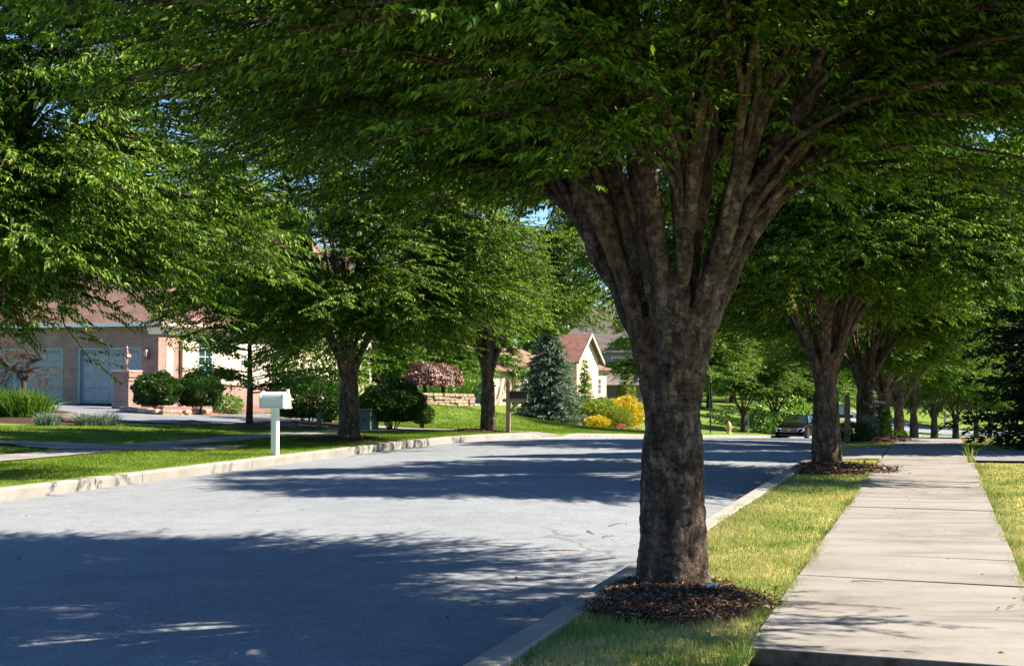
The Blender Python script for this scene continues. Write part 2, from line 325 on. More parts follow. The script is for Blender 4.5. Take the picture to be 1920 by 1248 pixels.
# ------------------------------------------------------------------ object helpers
def fast_mesh(name, V, T):
    """V (n,3), T (m,k) faces of equal size"""
    V = np.asarray(V, dtype=np.float32); T = np.asarray(T, dtype=np.int32)
    me = bpy.data.meshes.new(name)
    k = T.shape[1]
    me.vertices.add(len(V)); me.vertices.foreach_set('co', V.ravel())
    me.loops.add(T.size); me.loops.foreach_set('vertex_index', T.ravel())
    me.polygons.add(len(T)); me.polygons.foreach_set('loop_start', np.arange(0, T.size, k, dtype=np.int32))
    me.update(calc_edges=True)
    return me

def link(name, me, mat, parent=None, loc=(0, 0, 0), rz=0):
    o = bpy.data.objects.new(name, me)
    if mat is not None and len(me.materials) == 0: me.materials.append(mat)
    COL.objects.link(o)
    if parent is not None: o.parent = parent
    o.location = loc; o.rotation_euler = (0, 0, rz)
    return o

def tag(o, label=None, cat=None, group=None, kind=None):
    if label: o['label'] = label
    if cat: o['category'] = cat
    if group: o['group'] = group
    if kind: o['kind'] = kind
    return o

def thing(name, label, cat, loc=(0, 0, 0), rz=0, group=None):
    o = bpy.data.objects.new(name, None); COL.objects.link(o)
    o.location = loc; o.rotation_euler = (0, 0, rz); o.empty_display_size = 0.2
    return tag(o, label, cat, group)

def copy_tree(o, parent=None):
    c = o.copy(); COL.objects.link(c); c.parent = parent
    for ch in o.children: copy_tree(ch, c)
    return c

class MB:
    def __init__(self): self.v = []; self.f = []
    def add(self, vs, fs):
        b = len(self.v); self.v += [tuple(p) for p in vs]; self.f += [tuple(b + i for i in q) for q in fs]; return self
    def box(self, x0, x1, y0, y1, z0, z1):
        return self.add([(x0, y0, z0), (x1, y0, z0), (x1, y1, z0), (x0, y1, z0), (x0, y0, z1), (x1, y0, z1), (x1, y1, z1), (x0, y1, z1)],
                        [(0, 3, 2, 1), (4, 5, 6, 7), (0, 1, 5, 4), (1, 2, 6, 5), (2, 3, 7, 6), (3, 0, 4, 7)])
    def poly(self, pts): return self.add(pts, [tuple(range(len(pts)))])
    def prism(self, pts, d):
        """closed polygon pts (3-D) extruded along vector d"""
        n = len(pts); q = [Vector(p) + Vector(d) for p in pts]
        return self.add(list(pts) + q, [tuple(range(n))[::-1], tuple(range(n, 2 * n))] + [(i, (i + 1) % n, n + (i + 1) % n, n + i) for i in range(n)])
    def beam(self, a, b, w, h=None):
        a, b = Vector(a), Vector(b); d = (b - a).normalized(); h = h or w
        u = d.cross(Vector((0, 0, 1)));
        if u.length < 1e-3: u = Vector((1, 0, 0))
        u.normalize(); v = u.cross(d)
        P = [u * sx * w / 2 + v * sy * h / 2 for sx, sy in ((-1, -1), (1, -1), (1, 1), (-1, 1))]
        return self.add([a + p for p in P] + [b + p for p in P], [(3, 2, 1, 0), (4, 5, 6, 7), (0, 1, 5, 4), (1, 2, 6, 5), (2, 3, 7, 6), (3, 0, 4, 7)])
    def lathe(self, prof_, n=16, c=(0, 0, 0)):
        vs = [];
        for r, z in prof_:
            for i in range(n):
                a = 2 * PI * i / n; vs.append((c[0] + r * math.cos(a), c[1] + r * math.sin(a), c[2] + z))
        fs = []
        for j in range(len(prof_) - 1):
            for i in range(n):
                k = (i + 1) % n; fs.append((j * n + i, j * n + k, (j + 1) * n + k, (j + 1) * n + i))
        fs.append(tuple(range(n))[::-1]); b = (len(prof_) - 1) * n; fs.append(tuple(b + i for i in range(n)))
        return self.add(vs, fs)
    def tube(self, pts, rad, n=8, cap=True):
        pts = [Vector(p) for p in pts]; m = len(pts)
        if not hasattr(rad, '__len__'): rad = [rad] * m
        vs = []; u = None
        for i, p in enumerate(pts):
            d = (pts[min(i + 1, m - 1)] - pts[max(i - 1, 0)])
            d = d.normalized() if d.length > 1e-9 else Vector((0, 0, 1))
            if u is None:
                u = d.cross(Vector((0.31, 0.95, 0.05))); u.normalize()
            else:
                u = (u - d * u.dot(d)); u.normalize()
            w = d.cross(u)
            for k in range(n):
                a = 2 * PI * k / n; vs.append(p + (u * math.cos(a) + w * math.sin(a)) * rad[i])
        fs = []
        for j in range(m - 1):
            for i in range(n):
                k = (i + 1) % n; fs.append((j * n + i, j * n + k, (j + 1) * n + k, (j + 1) * n + i))
        if cap:
            fs.append(tuple(range(n))[::-1]); b = (m - 1) * n; fs.append(tuple(b + i for i in range(n)))
        return self.add(vs, fs)
    def mesh(self, name, smooth=False, uv=False, bevel=0):
        me = bpy.data.meshes.new(name); me.from_pydata(self.v, [], self.f); me.update()
        if bevel:
            bm = bmesh.new(); bm.from_mesh(me)
            bmesh.ops.bevel(bm, geom=[e for e in bm.edges if e.is_manifold and e.calc_face_angle(0) > 0.5], offset=bevel, segments=2, affect='EDGES', profile=0.5)
            bm.to_mesh(me); bm.free()
        if uv: boxuv(me)
        if smooth:
            for p in me.polygons: p.use_smooth = True
        return me
    def build(self, name, mat, parent=None, loc=(0, 0, 0), rz=0, smooth=False, uv=False, bevel=0):
        return link(name, self.mesh(name, smooth, uv, bevel), mat, parent, loc, rz)

def boxuv(me):
    ul = me.uv_layers.new(name='UVMap')
    for p in me.polygons:
        n = p.normal
        if abs(n.z) > 0.92: U, W = Vector((1, 0, 0)), Vector((0, 1, 0))
        else:
            U = Vector((-n.y, n.x, 0)).normalized(); W = n.cross(U)
            if W.z < 0: W = -W
        for li in p.loop_indices:
            co = me.vertices[me.loops[li].vertex_index].co
            ul.data[li].uv = (co.dot(U), co.dot(W))

def text_obj(body, size, mat, parent, loc, rot, name='lettering', depth=0.002):
    cu = bpy.data.curves.new(name, 'FONT'); cu.body = body; cu.size = size; cu.align_x = 'CENTER'; cu.align_y = 'CENTER'; cu.extrude = depth
    cu.materials.append(mat)
    o = bpy.data.objects.new(name, cu); COL.objects.link(o); o.parent = parent
    dg = bpy.context.evaluated_depsgraph_get(); dg.update()
    me = bpy.data.meshes.new_from_object(o.evaluated_get(dg)); me.name = name
    bpy.data.objects.remove(o)
    o = link(name, me, mat, parent, loc); o.rotation_euler = rot
    return o

# ------------------------------------------------------------------ leaves, grass
def unit(a): return a / np.maximum(np.linalg.norm(a, axis=1, keepdims=True), 1e-9)

def leaves(name, P, D, Nn, L, W, fold=0.18):
    n = len(P); D = unit(D); S = unit(np.cross(D, Nn)); U = np.cross(S, D)
    L = np.broadcast_to(L, (n,))[:, None]; W = np.broadcast_to(W, (n,))[:, None]
    V = np.empty((n, 4, 3), dtype=np.float32)
    V[:, 0] = P
    mid = P + D * L * 0.42
    V[:, 1] = mid + S * W * 0.5 + U * W * fold
    V[:, 2] = mid - S * W * 0.5 + U * W * fold
    V[:, 3] = P + D * L - U * L * 0.10
    b = np.arange(n, dtype=np.int32)[:, None] * 4
    T = np.concatenate([b + np.array([[0, 1, 3]]), b + np.array([[0, 3, 2]])], axis=0)
    return fast_mesh(name, V.reshape(-1, 3), T)

def blades(name, P, H, W, rng, lean=0.35):
    """grass blades: bent, two faces each"""
    n = len(P); az = rng.uniform(0, 2 * PI, n); fa = rng.uniform(0, 2 * PI, n)
    S = np.stack([np.cos(fa), np.sin(fa), np.zeros(n)], 1)
    ld = np.stack([np.cos(az), np.sin(az), np.zeros(n)], 1)
    le = (np.abs(rng.normal(0, lean, n)) + 0.05)[:, None]
    Hc = np.broadcast_to(H, (n,))[:, None]; Wc = np.broadcast_to(W, (n,))[:, None]
    V = np.empty((n, 5, 3), dtype=np.float32); up = np.array([[0, 0, 1.0]])
    V[:, 0] = P - S * Wc * 0.5; V[:, 1] = P + S * Wc * 0.5
    m = P + up * Hc * 0.6 + ld * le * Hc * 0.35
    V[:, 2] = m - S * Wc * 0.36; V[:, 3] = m + S * Wc * 0.36
    V[:, 4] = P + up * Hc * (1 - 0.3 * np.minimum(le, 1)) + ld * le * Hc
    b = np.arange(n, dtype=np.int32)[:, None] * 5
    T = np.concatenate([b + np.array([[0, 1, 3]]), b + np.array([[0, 3, 2]]), b + np.array([[2, 3, 4]])], axis=0)
    return fast_mesh(name, V.reshape(-1, 3), T)

VG = np.vectorize(lambda s, t: gz(s, t))
def VXY(s, t):
    r = [st2xy(a, b) for a, b in zip(s, t)]
    return np.array(r)

# ------------------------------------------------------------------ zelkova generator
def zelkova_meshes(key, seed, Rm, H, nl, nsub, nspray, nleaf, L, zlow=2.25, remesh=True, voxel=0.028, lush=1.0, twigs=True, inner=0.36, spray_len=(0.32, 0.62), clear=1.2, open_az=None, rise=0.3, spread=1.4):
    rng = np.random.default_rng(seed); rnd = random.Random(seed)
    solid = MB(); fine = MB()
    flare = [(0.30, -0.25), (0.262, -0.02), (0.235, 0.10), (0.215, 0.35), (0.205, 0.8), (0.19, 1.05), (0.12, 1.3)]
    solid.lathe(flare, 18)
    LN = []
    nout = int(nl * 0.58)
    for i in range(nl):
        outer = i < nout
        if outer: az = 2 * PI * (i + rnd.uniform(-.5, .5)) / nout + 0.28 * math.sin(4.0 * PI * i / nout + seed)
        else: az = 2 * PI * (i - nout + rnd.uniform(-.3, .3)) / (nl - nout) + 0.5
        k = rnd.uniform(0.85, 1.15) if outer else rnd.uniform(0.3, 0.68)
        rb = rnd.uniform(0.052, 0.084) if outer else rnd.uniform(0.040, 0.062)
        pts, rad = [], []
        for z, off in ((0.05, 0.085), (0.6, 0.09), (1.05, 0.092), (1.35, 0.135), (1.65, 0.215), (1.95, 0.335), (2.2, 0.46)):
            wob = 0.012
            off *= 1 + (spread - 1) * max(0, min(1, (z - 1.0) / 0.9))
            pts.append(Vector((math.cos(az) * off * k + rnd.uniform(-wob, wob), math.sin(az) * off * k + rnd.uniform(-wob, wob), z)))
            rad.append(rb * (1.16 - 0.19 * z))
        phi = rnd.uniform(0.30, 0.64) if outer else rnd.uniform(0.10, 0.30)
        end = phi + (rnd.uniform(0.25, 0.6) if outer else rnd.uniform(0.1, 0.35))
        ln = rnd.uniform(0.62, 0.85) * (H - 1.5) if not outer else rnd.uniform(0.68, 0.9) * (H - 2)
        steps = 15; st_ = ln / steps; a2 = az
        for j in range(steps):
            u = (j + 1) / steps
            ph = phi + (end - phi) * u ** 1.3 + rnd.uniform(-.07, .07); a2 += rnd.uniform(-.07, .07)
            pts.append(pts[-1] + Vector((math.sin(ph) * math.cos(a2), math.sin(ph) * math.sin(a2), math.cos(ph))) * st_)
            rad.append(max(0.012, rad[6] * (1 - u) ** 0.85 + 0.008))
        cut = next((q for q, p in enumerate(pts) if p.z > 4.2), len(pts) - 1)
        solid.tube(pts[:cut + 1], rad[:cut + 1], 10)
        fine.tube(pts[cut - 1:], [r * 0.99 for r in rad[cut - 1:]], 7)
        for q in range(5, len(pts)):
            d = (pts[min(q + 1, len(pts) - 1)] - pts[q - 1]).normalized()
            LN.append((pts[q], d, rad[q]))
    LP = np.array([p for p, _, _ in LN]); LD = np.array([d for _, d, _ in LN]); LR = np.array([r for _, _, r in LN])
    ph1, ph2, ph3 = rng.uniform(0, 6, 3)
    def Rw(az): return Rm * (1 + 0.07 * np.sin(3 * az + ph1) + 0.06 * np.sin(5 * az + ph2) + 0.04 * np.sin(9 * az + ph3))
    SP, SD, SO = [], [], []
    cnt = 0
    while cnt < nsub:
        az = rng.uniform(0, 2 * PI); R = Rw(az)
        v = rng.uniform()
        rr = math.sqrt(rng.uniform(0.02, 1.0))
        ztop = zlow + (H - zlow) * math.sqrt(max(0.0, 1 - (rr * 0.97) ** 2.2))
        zbot = zlow + rise * rr * rr + (1.0 * max(0, math.cos(az - 1.25)) * rr if open_az is not None else 0) - (0.3 * max(0, 1 - rr / 0.5) if open_az is not None else 0) + 0.25 * math.sin(4 * az + ph1) + 0.15 * rng.normal() + 0.45 * max(0, 0.6 - rr)
        if v < inner: z = rng.uniform(zbot, ztop)
        elif v < inner + 0.34: z = zbot + (ztop - zbot) * rng.uniform(0.0, 0.22)
        else: z = zbot + (ztop - zbot) * rng.uniform(0.72, 1.0)
        if open_az is not None:
            if rr * R < 3.0 and z > 2.9 and math.cos(az - open_az) > 0.2 and rng.uniform() < (0.85 if math.sin(az - open_az) > -0.15 else 0.55): continue
            if rr * R < 1.7 and z < 2.75 and math.cos(az - open_az) > 0.0 and rng.uniform() < 0.6: continue
        if rr * R < clear and z < zlow + (0.9 if open_az is not None else 1.6) and rng.uniform() < 0.75: continue
        if open_az is not None and cnt < 60:
            rq = rng.uniform(0.7, 1.9); z = 2.4 + 0.3 * rq + rng.uniform(0, 1.5)
            T = np.array([math.cos(az) * rq, math.sin(az) * rq, z])
        else:
            T = np.array([math.cos(az) * rr * R, math.sin(az) * rr * R, z])
        dist = np.linalg.norm(LP - T, axis=1)
        cost = dist + 1.6 * np.maximum(0, LP[:, 2] - T[2] + 0.28 * dist) + rng.uniform(0, 0.35, len(LP))
        q = int(np.argmin(cost))
        n0, d0, dl = LP[q], LD[q], dist[q]
        if dl < 0.15: continue
        cnt += 1
        c0 = n0 + d0 * dl * 0.5 + np.array([0, 0, 0.12 * dl])
        r0 = min(0.032, LR[q] * 0.6, 0.010 + 0.012 * dl)
        path = []
        for u in np.linspace(0, 1, 7):
            path.append(n0 * (1 - u) ** 2 + 2 * c0 * u * (1 - u) + T * u * u + (rng.normal(0, 0.02, 3) if 0 < u < 1 else 0))
        fine.tube(path, list(np.linspace(r0, 0.005, 7)), 5, cap=False)
        path = np.array(path)
        us = rng.uniform(0.25, 1.0, nspray) ** 0.75
        f = us * 6; ii = np.minimum(f.astype(int), 5); fr = (f - ii)[:, None]
        pp = path[ii] * (1 - fr) + path[ii + 1] * fr
        tg = unit(path[ii + 1] - path[ii])
        out = np.stack([pp[:, 0], pp[:, 1], np.zeros(nspray)], 1); out = unit(out)
        ra = rng.normal(0, 1.0, nspray)
        o2 = np.stack([out[:, 0] * np.cos(ra) - out[:, 1] * np.sin(ra), out[:, 0] * np.sin(ra) + out[:, 1] * np.cos(ra), np.zeros(nspray)], 1)
        hrel = np.clip((pp[:, 2] - zlow) / (H - zlow), 0, 1)
        dd = o2 + 0.45 * tg * np.array([[1, 1, 0.5]])
        dd[:, 2] += rng.normal(0.05, 0.22, nspray) + 0.25 * hrel - 0.08
        SP.append(pp + rng.normal(0, 0.05, (nspray, 3))); SD.append(unit(dd))
    SP = np.concatenate(SP); SD = np.concatenate(SD); ns = len(SP)
    SL = rng.uniform(spray_len[0], spray_len[1], ns)
    # leaves along each spray, in one flattish plane that droops
    kk = (np.arange(nleaf) + 0.6) / nleaf
    u = np.broadcast_to(kk[None, :], (ns, nleaf)) + rng.uniform(-.03, .03, (ns, nleaf))
    up = np.array([0, 0, 1.0])[None] + rng.normal(0, 0.28, (ns, 3)); up = unit(up)
    side = unit(np.cross(SD, up))
    pos = SP[:, None, :] + SD[:, None, :] * (u * SL[:, None])[..., None]
    pos[..., 2] -= 0.14 * (u ** 2) * SL[:, None]
    sg = np.where(np.arange(nleaf) % 2 == 0, 1.0, -1.0)[None, :, None]
    dirs = SD[:, None, :] * 0.62 + side[:, None, :] * sg * (0.78 * (1 - 0.55 * u ** 3))[..., None]
    dirs[..., 2] -= rng.uniform(0.05, 1.0, (ns, nleaf))
    nr = up[:, None, :] + rng.normal(0, 0.5, (ns, nleaf, 3))
    LL = L * rng.uniform(0.7, 1.2, ns * nleaf)
    me_l = leaves(key + '_crown', pos.reshape(-1, 3), dirs.reshape(-1, 3), nr.reshape(-1, 3), LL, LL * 0.36)
    me_l.materials.append(M['leaf'])
    if twigs:
        e = SP + SD * SL[:, None]; e[:, 2] -= 0.2 * SL
        w = 0.0035
        V = np.empty((ns, 3, 3)); V[:, 0] = SP - side * w; V[:, 1] = SP + side * w; V[:, 2] = e
        b0 = len(fine.v)
        fv = np.concatenate([np.array([tuple(p) for p in fine.v]), V.reshape(-1, 3)])
        fine.v = [tuple(p) for p in fv]; fine.f += [(b0 + 3 * i, b0 + 3 * i + 1, b0 + 3 * i + 2) for i in range(ns)]
    me_b = fine.mesh(key + '_branches', smooth=True); me_b.materials.append(M['bark'])
    me_t = solid.mesh(key + '_trunk', smooth=True)
    if remesh:
        tmp = bpy.data.objects.new('tmp', me_t); COL.objects.link(tmp)
        r = tmp.modifiers.new('r', 'REMESH'); r.mode = 'VOXEL'; r.voxel_size = voxel; r.use_smooth_shade = True
        s_ = tmp.modifiers.new('s', 'SMOOTH'); s_.iterations = 3; s_.factor = 0.5
        tx = bpy.data.textures.new(key + '_lumps', 'CLOUDS'); tx.noise_scale = 0.16; tx.noise_depth = 4
        dm = tmp.modifiers.new('d', 'DISPLACE'); dm.texture = tx; dm.strength = 0.035; dm.mid_level = 0.5; dm.texture_coords = 'LOCAL'
        tx2 = bpy.data.textures.new(key + '_flakes', 'CLOUDS'); tx2.noise_scale = 0.042; tx2.noise_depth = 3
        dm2 = tmp.modifiers.new('d2', 'DISPLACE'); dm2.texture = tx2; dm2.strength = 0.020; dm2.mid_level = 0.5; dm2.texture_coords = 'LOCAL'
        dg = bpy.context.evaluated_depsgraph_get(); dg.update()
        me2 = bpy.data.meshes.new_from_object(tmp.evaluated_get(dg))
        bpy.data.objects.remove(tmp); me2.name = key + '_trunk'
        for p in me2.polygons: p.use_smooth = True
        me_t = me2
    me_t.materials.clear(); me_t.materials.append(M['bark'])
    return me_t, me_b, me_l

def place_tree(ms, name, label, loc, rz, group, sc=1.0, cat='tree', scz=None):
    r = thing(name, label, cat, loc, rz, group)
    r.scale = (sc, sc, scz or sc)
    link('trunk', ms[0], None, r); link('branches', ms[1], None, r); link('crown', ms[2], None, r)
    return r

ZA = zelkova_meshes('main_zelkova', 11, 4.15, 8.6, 21, 980, 28, 26, 0.060, rise=0.5, spread=1.0, zlow=2.6, open_az=-PI / 2, voxel=0.017)
ZB = zelkova_meshes('street_zelkova', 23, 3.75, 7.6, 16, 620, 27, 21, 0.078, inner=.46, zlow=2.2, voxel=0.032)
ZC = zelkova_meshes('street_zelkova_two', 37, 4.0, 8.0, 15, 760, 28, 21, 0.076, inner=.46, rise=1.15, zlow=1.28, voxel=0.032)
ZD = zelkova_meshes('far_zelkova', 51, 3.9, 7.6, 13, 330, 18, 14, 0.14, zlow=2.75, voxel=0.04, twigs=False, spray_len=(0.4, 0.75))

GR_R = 'zelkova trees lining the right sidewalk'
GR_L = 'zelkova trees along the left kerb'
p = G(1260, 1095); p = Vector((1.054, 8.08, 0.0))
place_tree(ZA, 'zelkova_tree', 'big dark zelkova in the foreground with a fluted grey trunk between kerb and sidewalk', p, 0.0, GR_R)
p = GY(1548, 18.73); place_tree(ZB, 'zelkova_tree', 'second zelkova from the front on the sidewalk side, ringed by brown mulch', p, 2.0, GR_R, 1.0, scz=1.05)
p = GY(1622, 29.0); place_tree(ZB, 'zelkova_tree', 'zelkova with ivy and shrubs round its foot beside the pale mailbox', p, 0.4, GR_R, 1.05)
far_labels = ['zelkova with dark trunk directly behind the navy mailbox on the sidewalk side',
              'zelkova standing just right of the round ivy clump past the navy mailbox',
              'pale zelkova with long bare sunlit limbs spreading right near the sidewalk crest',
              'straight trunked zelkova at the end of the visible sidewalk, left of the far white mailbox',
              'zelkova right of the far white mailbox beyond the sidewalk crest',
              'slim zelkova in front of the sloping far driveway',
              'smallest most distant zelkova next to the dark conifer']
far_pos = [(1656, 39.3, ZB, 4.6, 1.0), (1684, 49.6, ZD, 1.1, 1.0), (1712, 62, ZD, 2.9, 1.0), (1750, 72, ZD, 4.4, .98), (1790, 82, ZD, 0.2, 1.0), (1828, 100, ZD, 5.2, 1.0), (1854, 110, ZD, 3.3, 1.0)]
for lb, (px, Y, ms, rz, sc) in zip(far_labels, far_pos):
    place_tree(ms, 'zelkova_tree', lb, GY(px, Y), rz, GR_R, sc)
place_tree(ZC, 'zelkova_tree', 'large zelkova at the left picture edge with bright leaves over the garage', GS(13.2, -12.5), 3.3, GR_L, 1.06, scz=1.28)
place_tree(ZC, 'zelkova_tree', 'full crowned zelkova with thick brown trunk right of the white mailbox', GY(655, 26.6), 5.0, GR_L, 1.05, scz=1.15)
place_tree(ZB, 'zelkova_tree', 'dark trunked zelkova beside the black mailbox on a timber post', GY(915, 34.5), 1.6, GR_L, .95, scz=1.3)
place_tree(ZD, 'zelkova_tree', 'zelkova on the far side hidden behind the foreground trunk with sunlit crown', GY(1285, 57), 2.2, GR_L, .9)
place_tree(ZD, 'zelkova_tree', 'slender zelkova right of the fire hydrant', GY(1393, 80), 0.7, GR_L, .9)
place_tree(ZD, 'zelkova_tree', 'multi stemmed zelkova just left of the oncoming car', GY(1452, 84), 3.9, GR_L, 1.0)
place_tree(ZD, 'zelkova_tree', 'distant zelkova behind the oncoming car on the left side of the street', GY(1500, 100), 1.9, GR_L, 1.05)

# ------------------------------------------------------------------ the ground and the street
def strip(name, tl, s0, s1, ds, zfun, mat):
    ss = list(np.arange(s0, s1, ds)) + [s1]
    vs, fs = [], []
    for s in ss:
        for t in tl:
            x, y = st2xy(s, t); vs.append((x, y, zfun(s, t)))
    n = len(tl)
    for i in range(len(ss) - 1):
        for j in range(n - 1):
            a = i * n + j; fs.append((a, a + 1, a + n + 1, a + n))
    me = bpy.data.meshes.new(name); me.from_pydata(vs, [], fs); me.update()
    for q in me.polygons: q.use_smooth = True
    return link(name, me, mat)

def lawn_z(s, t):
    if 32.8 < s < 37.3 and -11.6 < t < -10.9: return prof(s) - 0.25
    if -11.0 < t < -2.0 and s < 122: return prof(s) - 0.55
    if -0.85 < t < 0.45 and s < 48: return prof(s) - 0.22
    if t >= -2.0: return gz(s, t) - 0.035
    return gz(s, t)
ssl = list(np.arange(-20, 62, 1.0)) + list(np.arange(62, 150, 3.0)) + list(np.arange(150, 620, 30.0))
tsl = [-250, -150, -100, -70, -55, -46, -40] + list(np.arange(-36, -12, 1.0)) + [-12, -11.5, -11.02, -10.95, -6.5, -2.05, -2.0, -1.6, -1.2, -0.95, -0.84, 0.44, 0.55, 0.8, 1.5, 2.5, 4, 6, 9, 13, 18, 25, 40, 70, 120, 200]
vs, fs = [], []
for s in ssl:
    for t in tsl:
        x, y = st2xy(s, t); vs.append((x, y, lawn_z(s, t)))
n = len(tsl)
for i in range(len(ssl) - 1):
    for j in range(n - 1):
        a = i * n + j; fs.append((a, a + 1, a + n + 1, a + n))
me = bpy.data.meshes.new('lawn_ground'); me.from_pydata(vs, [], fs); me.update()
for q in me.polygons: q.use_smooth = True
me.materials.append(M['lawn']); me.materials.append(M['thatch'])
for idx, q in enumerate(me.polygons):
    t = tsl[idx % (n - 1)]; s = ssl[idx // (n - 1)]
    if t >= -2.05 and t < 6 and s < 60: q.material_index = 1
tag(link('lawn_ground', me, None), kind='structure')

def road_z(s, t):
    c = (t + 6.5) / 4.4
    return prof(s) - 0.15 + 0.05 * (1 - c * c)
tag(strip('road', list(np.linspace(-10.9, -2.12, 9)), -18, 122, 1.0, road_z, M['asphalt']), kind='structure')
tag(strip('cross_road', list(np.linspace(-30, 70, 30)), 121.9, 133, 2.0, lambda s, t: gz(s, t) * (1 if t > -11 else 1) + 0.03, M['asphalt']), kind='structure')

def kerb(name, tin, tout, s0, s1, height, mat):
    """tin = street side edge; piece by piece with open joints"""
    mb = MB(); s = s0; sg = 1 if tout > tin else -1
    while s < s1:
        e = min(s + 3.0, s1); sub = [s + 0.006 + (e - s - 0.012) * q / 3 for q in range(4)]
        vs, fs = [], []
        for q in sub:
            h = height(q); b = prof(q) - 0.15
            for t, z in ((tin, b - 0.2), (tin, b + h - 0.03), (tin + sg * 0.008, b + h - 0.009), (tin + sg * 0.03, b + h), (tout - sg * 0.01, b + h), (tout, b + h - 0.01), (tout, b - 0.2)):
                x, y = st2xy(q, t); vs.append((x, y, z))
        k = 7
        for i in range(3):
            for j in range(k):
                a = i * k + j; b_ = i * k + (j + 1) % k; fs.append((a, b_, b_ + k, a + k) if sg < 0 else (a + k, b_ + k, b_, a))
        fs.append(tuple(range(k)) if sg > 0 else tuple(range(k))[::-1]); fs.append(tuple(3 * k + i for i in range(k))[::-1] if sg > 0 else tuple(3 * k + i for i in range(k)))
        mb.add(vs, fs); s = e
    o = mb.build(name, mat); bm = bmesh.new(); bm.from_mesh(o.data); bmesh.ops.recalc_face_normals(bm, faces=bm.faces); bm.to_mesh(o.data); bm.free()
    return tag(o, kind='structure')
def dip(a, b):
    def f(s):
        if a + 0.7 <= s <= b - 0.7: return 0.03
        if a < s < a + 0.7: return 0.15 - 0.12 * (s - a) / 0.7
        if b - 0.7 < s < b: return 0.15 - 0.12 * (b - s) / 0.7
        return 0.155
    return f
kerb('left_kerb', -10.85, -11.03, -12, 120, dip(32.9, 37.2), M['kerb'])
kerb('right_kerb', -2.16, -1.98, -12, 118, dip(21.2, 25.6), M['kerb'])

# right sidewalk, slab by slab
mb = MB(); rs = random.Random(5)
s = 6.28 - 1.2 * 10; kidx = 0
while s < 48:
    L_ = 1.2
    x = s + 0.004; e = s + L_ - (0.016 if kidx % 4 == 3 else 0.007)
    base = -0.085 if s < 6.1 else 0.0
    dz = [base + rs.uniform(-.004, .004) for _ in range(4)]
    tl_, tr_ = -0.93 + rs.uniform(-.01, .01), 0.51 + rs.uniform(-.01, .01)
    c = [(x, tl_), (x, tr_), (e, tr_), (e, tl_)]
    vs = []
    for (a, b), d in zip(c, dz):
        X, Y = st2xy(a, b); vs.append((X, Y, prof(a) + 0.004 + d))
    for (a, b) in c:
        X, Y = st2xy(a, b); vs.append((X, Y, prof(a) - 0.16))
    mb.add(vs, [(0, 1, 2, 3), (0, 4, 5, 1), (1, 5, 6, 2), (2, 6, 7, 3), (3, 7, 4, 0)])
    s += L_; kidx += 1
o = mb.build('right_sidewalk', M['walk'], bevel=0.006); tag(o, kind='structure')
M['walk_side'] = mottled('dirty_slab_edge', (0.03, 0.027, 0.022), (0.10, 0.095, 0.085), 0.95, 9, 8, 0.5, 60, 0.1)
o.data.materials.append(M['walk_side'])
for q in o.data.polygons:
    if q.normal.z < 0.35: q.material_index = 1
# dirt that fills the joints
tag(strip('sidewalk_bed', [-0.95, -0.2, 0.53], -8, 48, 1.0, lambda s, t: prof(s) - (0.03 if s > 6.2 else 0.1), M['mulch']), kind='structure')

# left sidewalk and driveways
tag(strip('left_sidewalk', [-15.5, -15.1, -14.7, -14.3], -12, 37, 0.8, lambda s, t: gz(s, t) + 0.02, M['walk']), kind='structure')
tag(strip('left_driveway_apron', [-26, -23, -20, -18, -16.5, -15.5, -14.3, -13, -12, -11.4, -11.03], 33.4, 36.8, 0.55, lambda s, t: gz(s, t) + 0.026 - (0.12 if t > -11.1 else (0.05 if t > -11.5 else 0)), M['walk']), kind='structure')
tag(strip('right_driveway', [-1.98, -1.6, -1.2, -0.95], 21.6, 25.2, 0.6, lambda s, t: prof(s) + (-0.10 if t < -1.9 else (-0.02 if t < -1.3 else 0.0)), M['walk']), kind='structure')
tag(strip('right_house_driveway', [0.53, 1, 2, 4, 7, 11, 16], 21.6, 24.8, 0.8, lambda s, t: gz(s, t) + 0.006, M['asphalt_drive']), kind='structure')

def draped(name, pts, mat, off=0.02, rings=7, dome=0.0, jitter=0.0, seed=1):
    """a sheet laid on the ground inside a star-shaped outline"""
    rj = random.Random(seed)
    # densify outline
    P = []
    for i, a in enumerate(pts):
        b = pts[(i + 1) % len(pts)]; d = math.hypot(b[0] - a[0], b[1] - a[1]); k = max(1, int(d / 0.7))
        for q in range(k):
            u = q / k; P.append((a[0] + (b[0] - a[0]) * u + rj.uniform(-jitter, jitter), a[1] + (b[1] - a[1]) * u + rj.uniform(-jitter, jitter)))
    cx = sum(q[0] for q in P) / len(P); cy = sum(q[1] for q in P) / len(P); m = len(P)
    vs = [(cx, cy, ground(cx, cy) + off + dome)]; fs = []
    for r in range(1, rings + 1):
        u = r / rings
        for (x, y) in P:
            X, Y = cx + (x - cx) * u, cy + (y - cy) * u
            edge = -0.04 if (dome > 0 and r == rings) else 0
            vs.append((X, Y, ground(X, Y) + off + edge + dome * (1 - u * u) + (rj.uniform(-.012, .012) if dome else 0)))
    for i in range(m): fs.append((0, 1 + i, 1 + (i + 1) % m))
    for r in range(rings - 1):
        for i in range(m):
            a, b = 1 + r * m + i, 1 + r * m + (i + 1) % m; fs.append((a, a + m, b + m, b))
    me = bpy.data.meshes.new(name); me.from_pydata(vs, [], fs); me.update()
    for q in me.polygons: q.use_smooth = True
    return tag(link(name, me, mat), kind='structure')

def pxy(lst): return [tuple(G(a, b)[:2]) for a, b in lst]

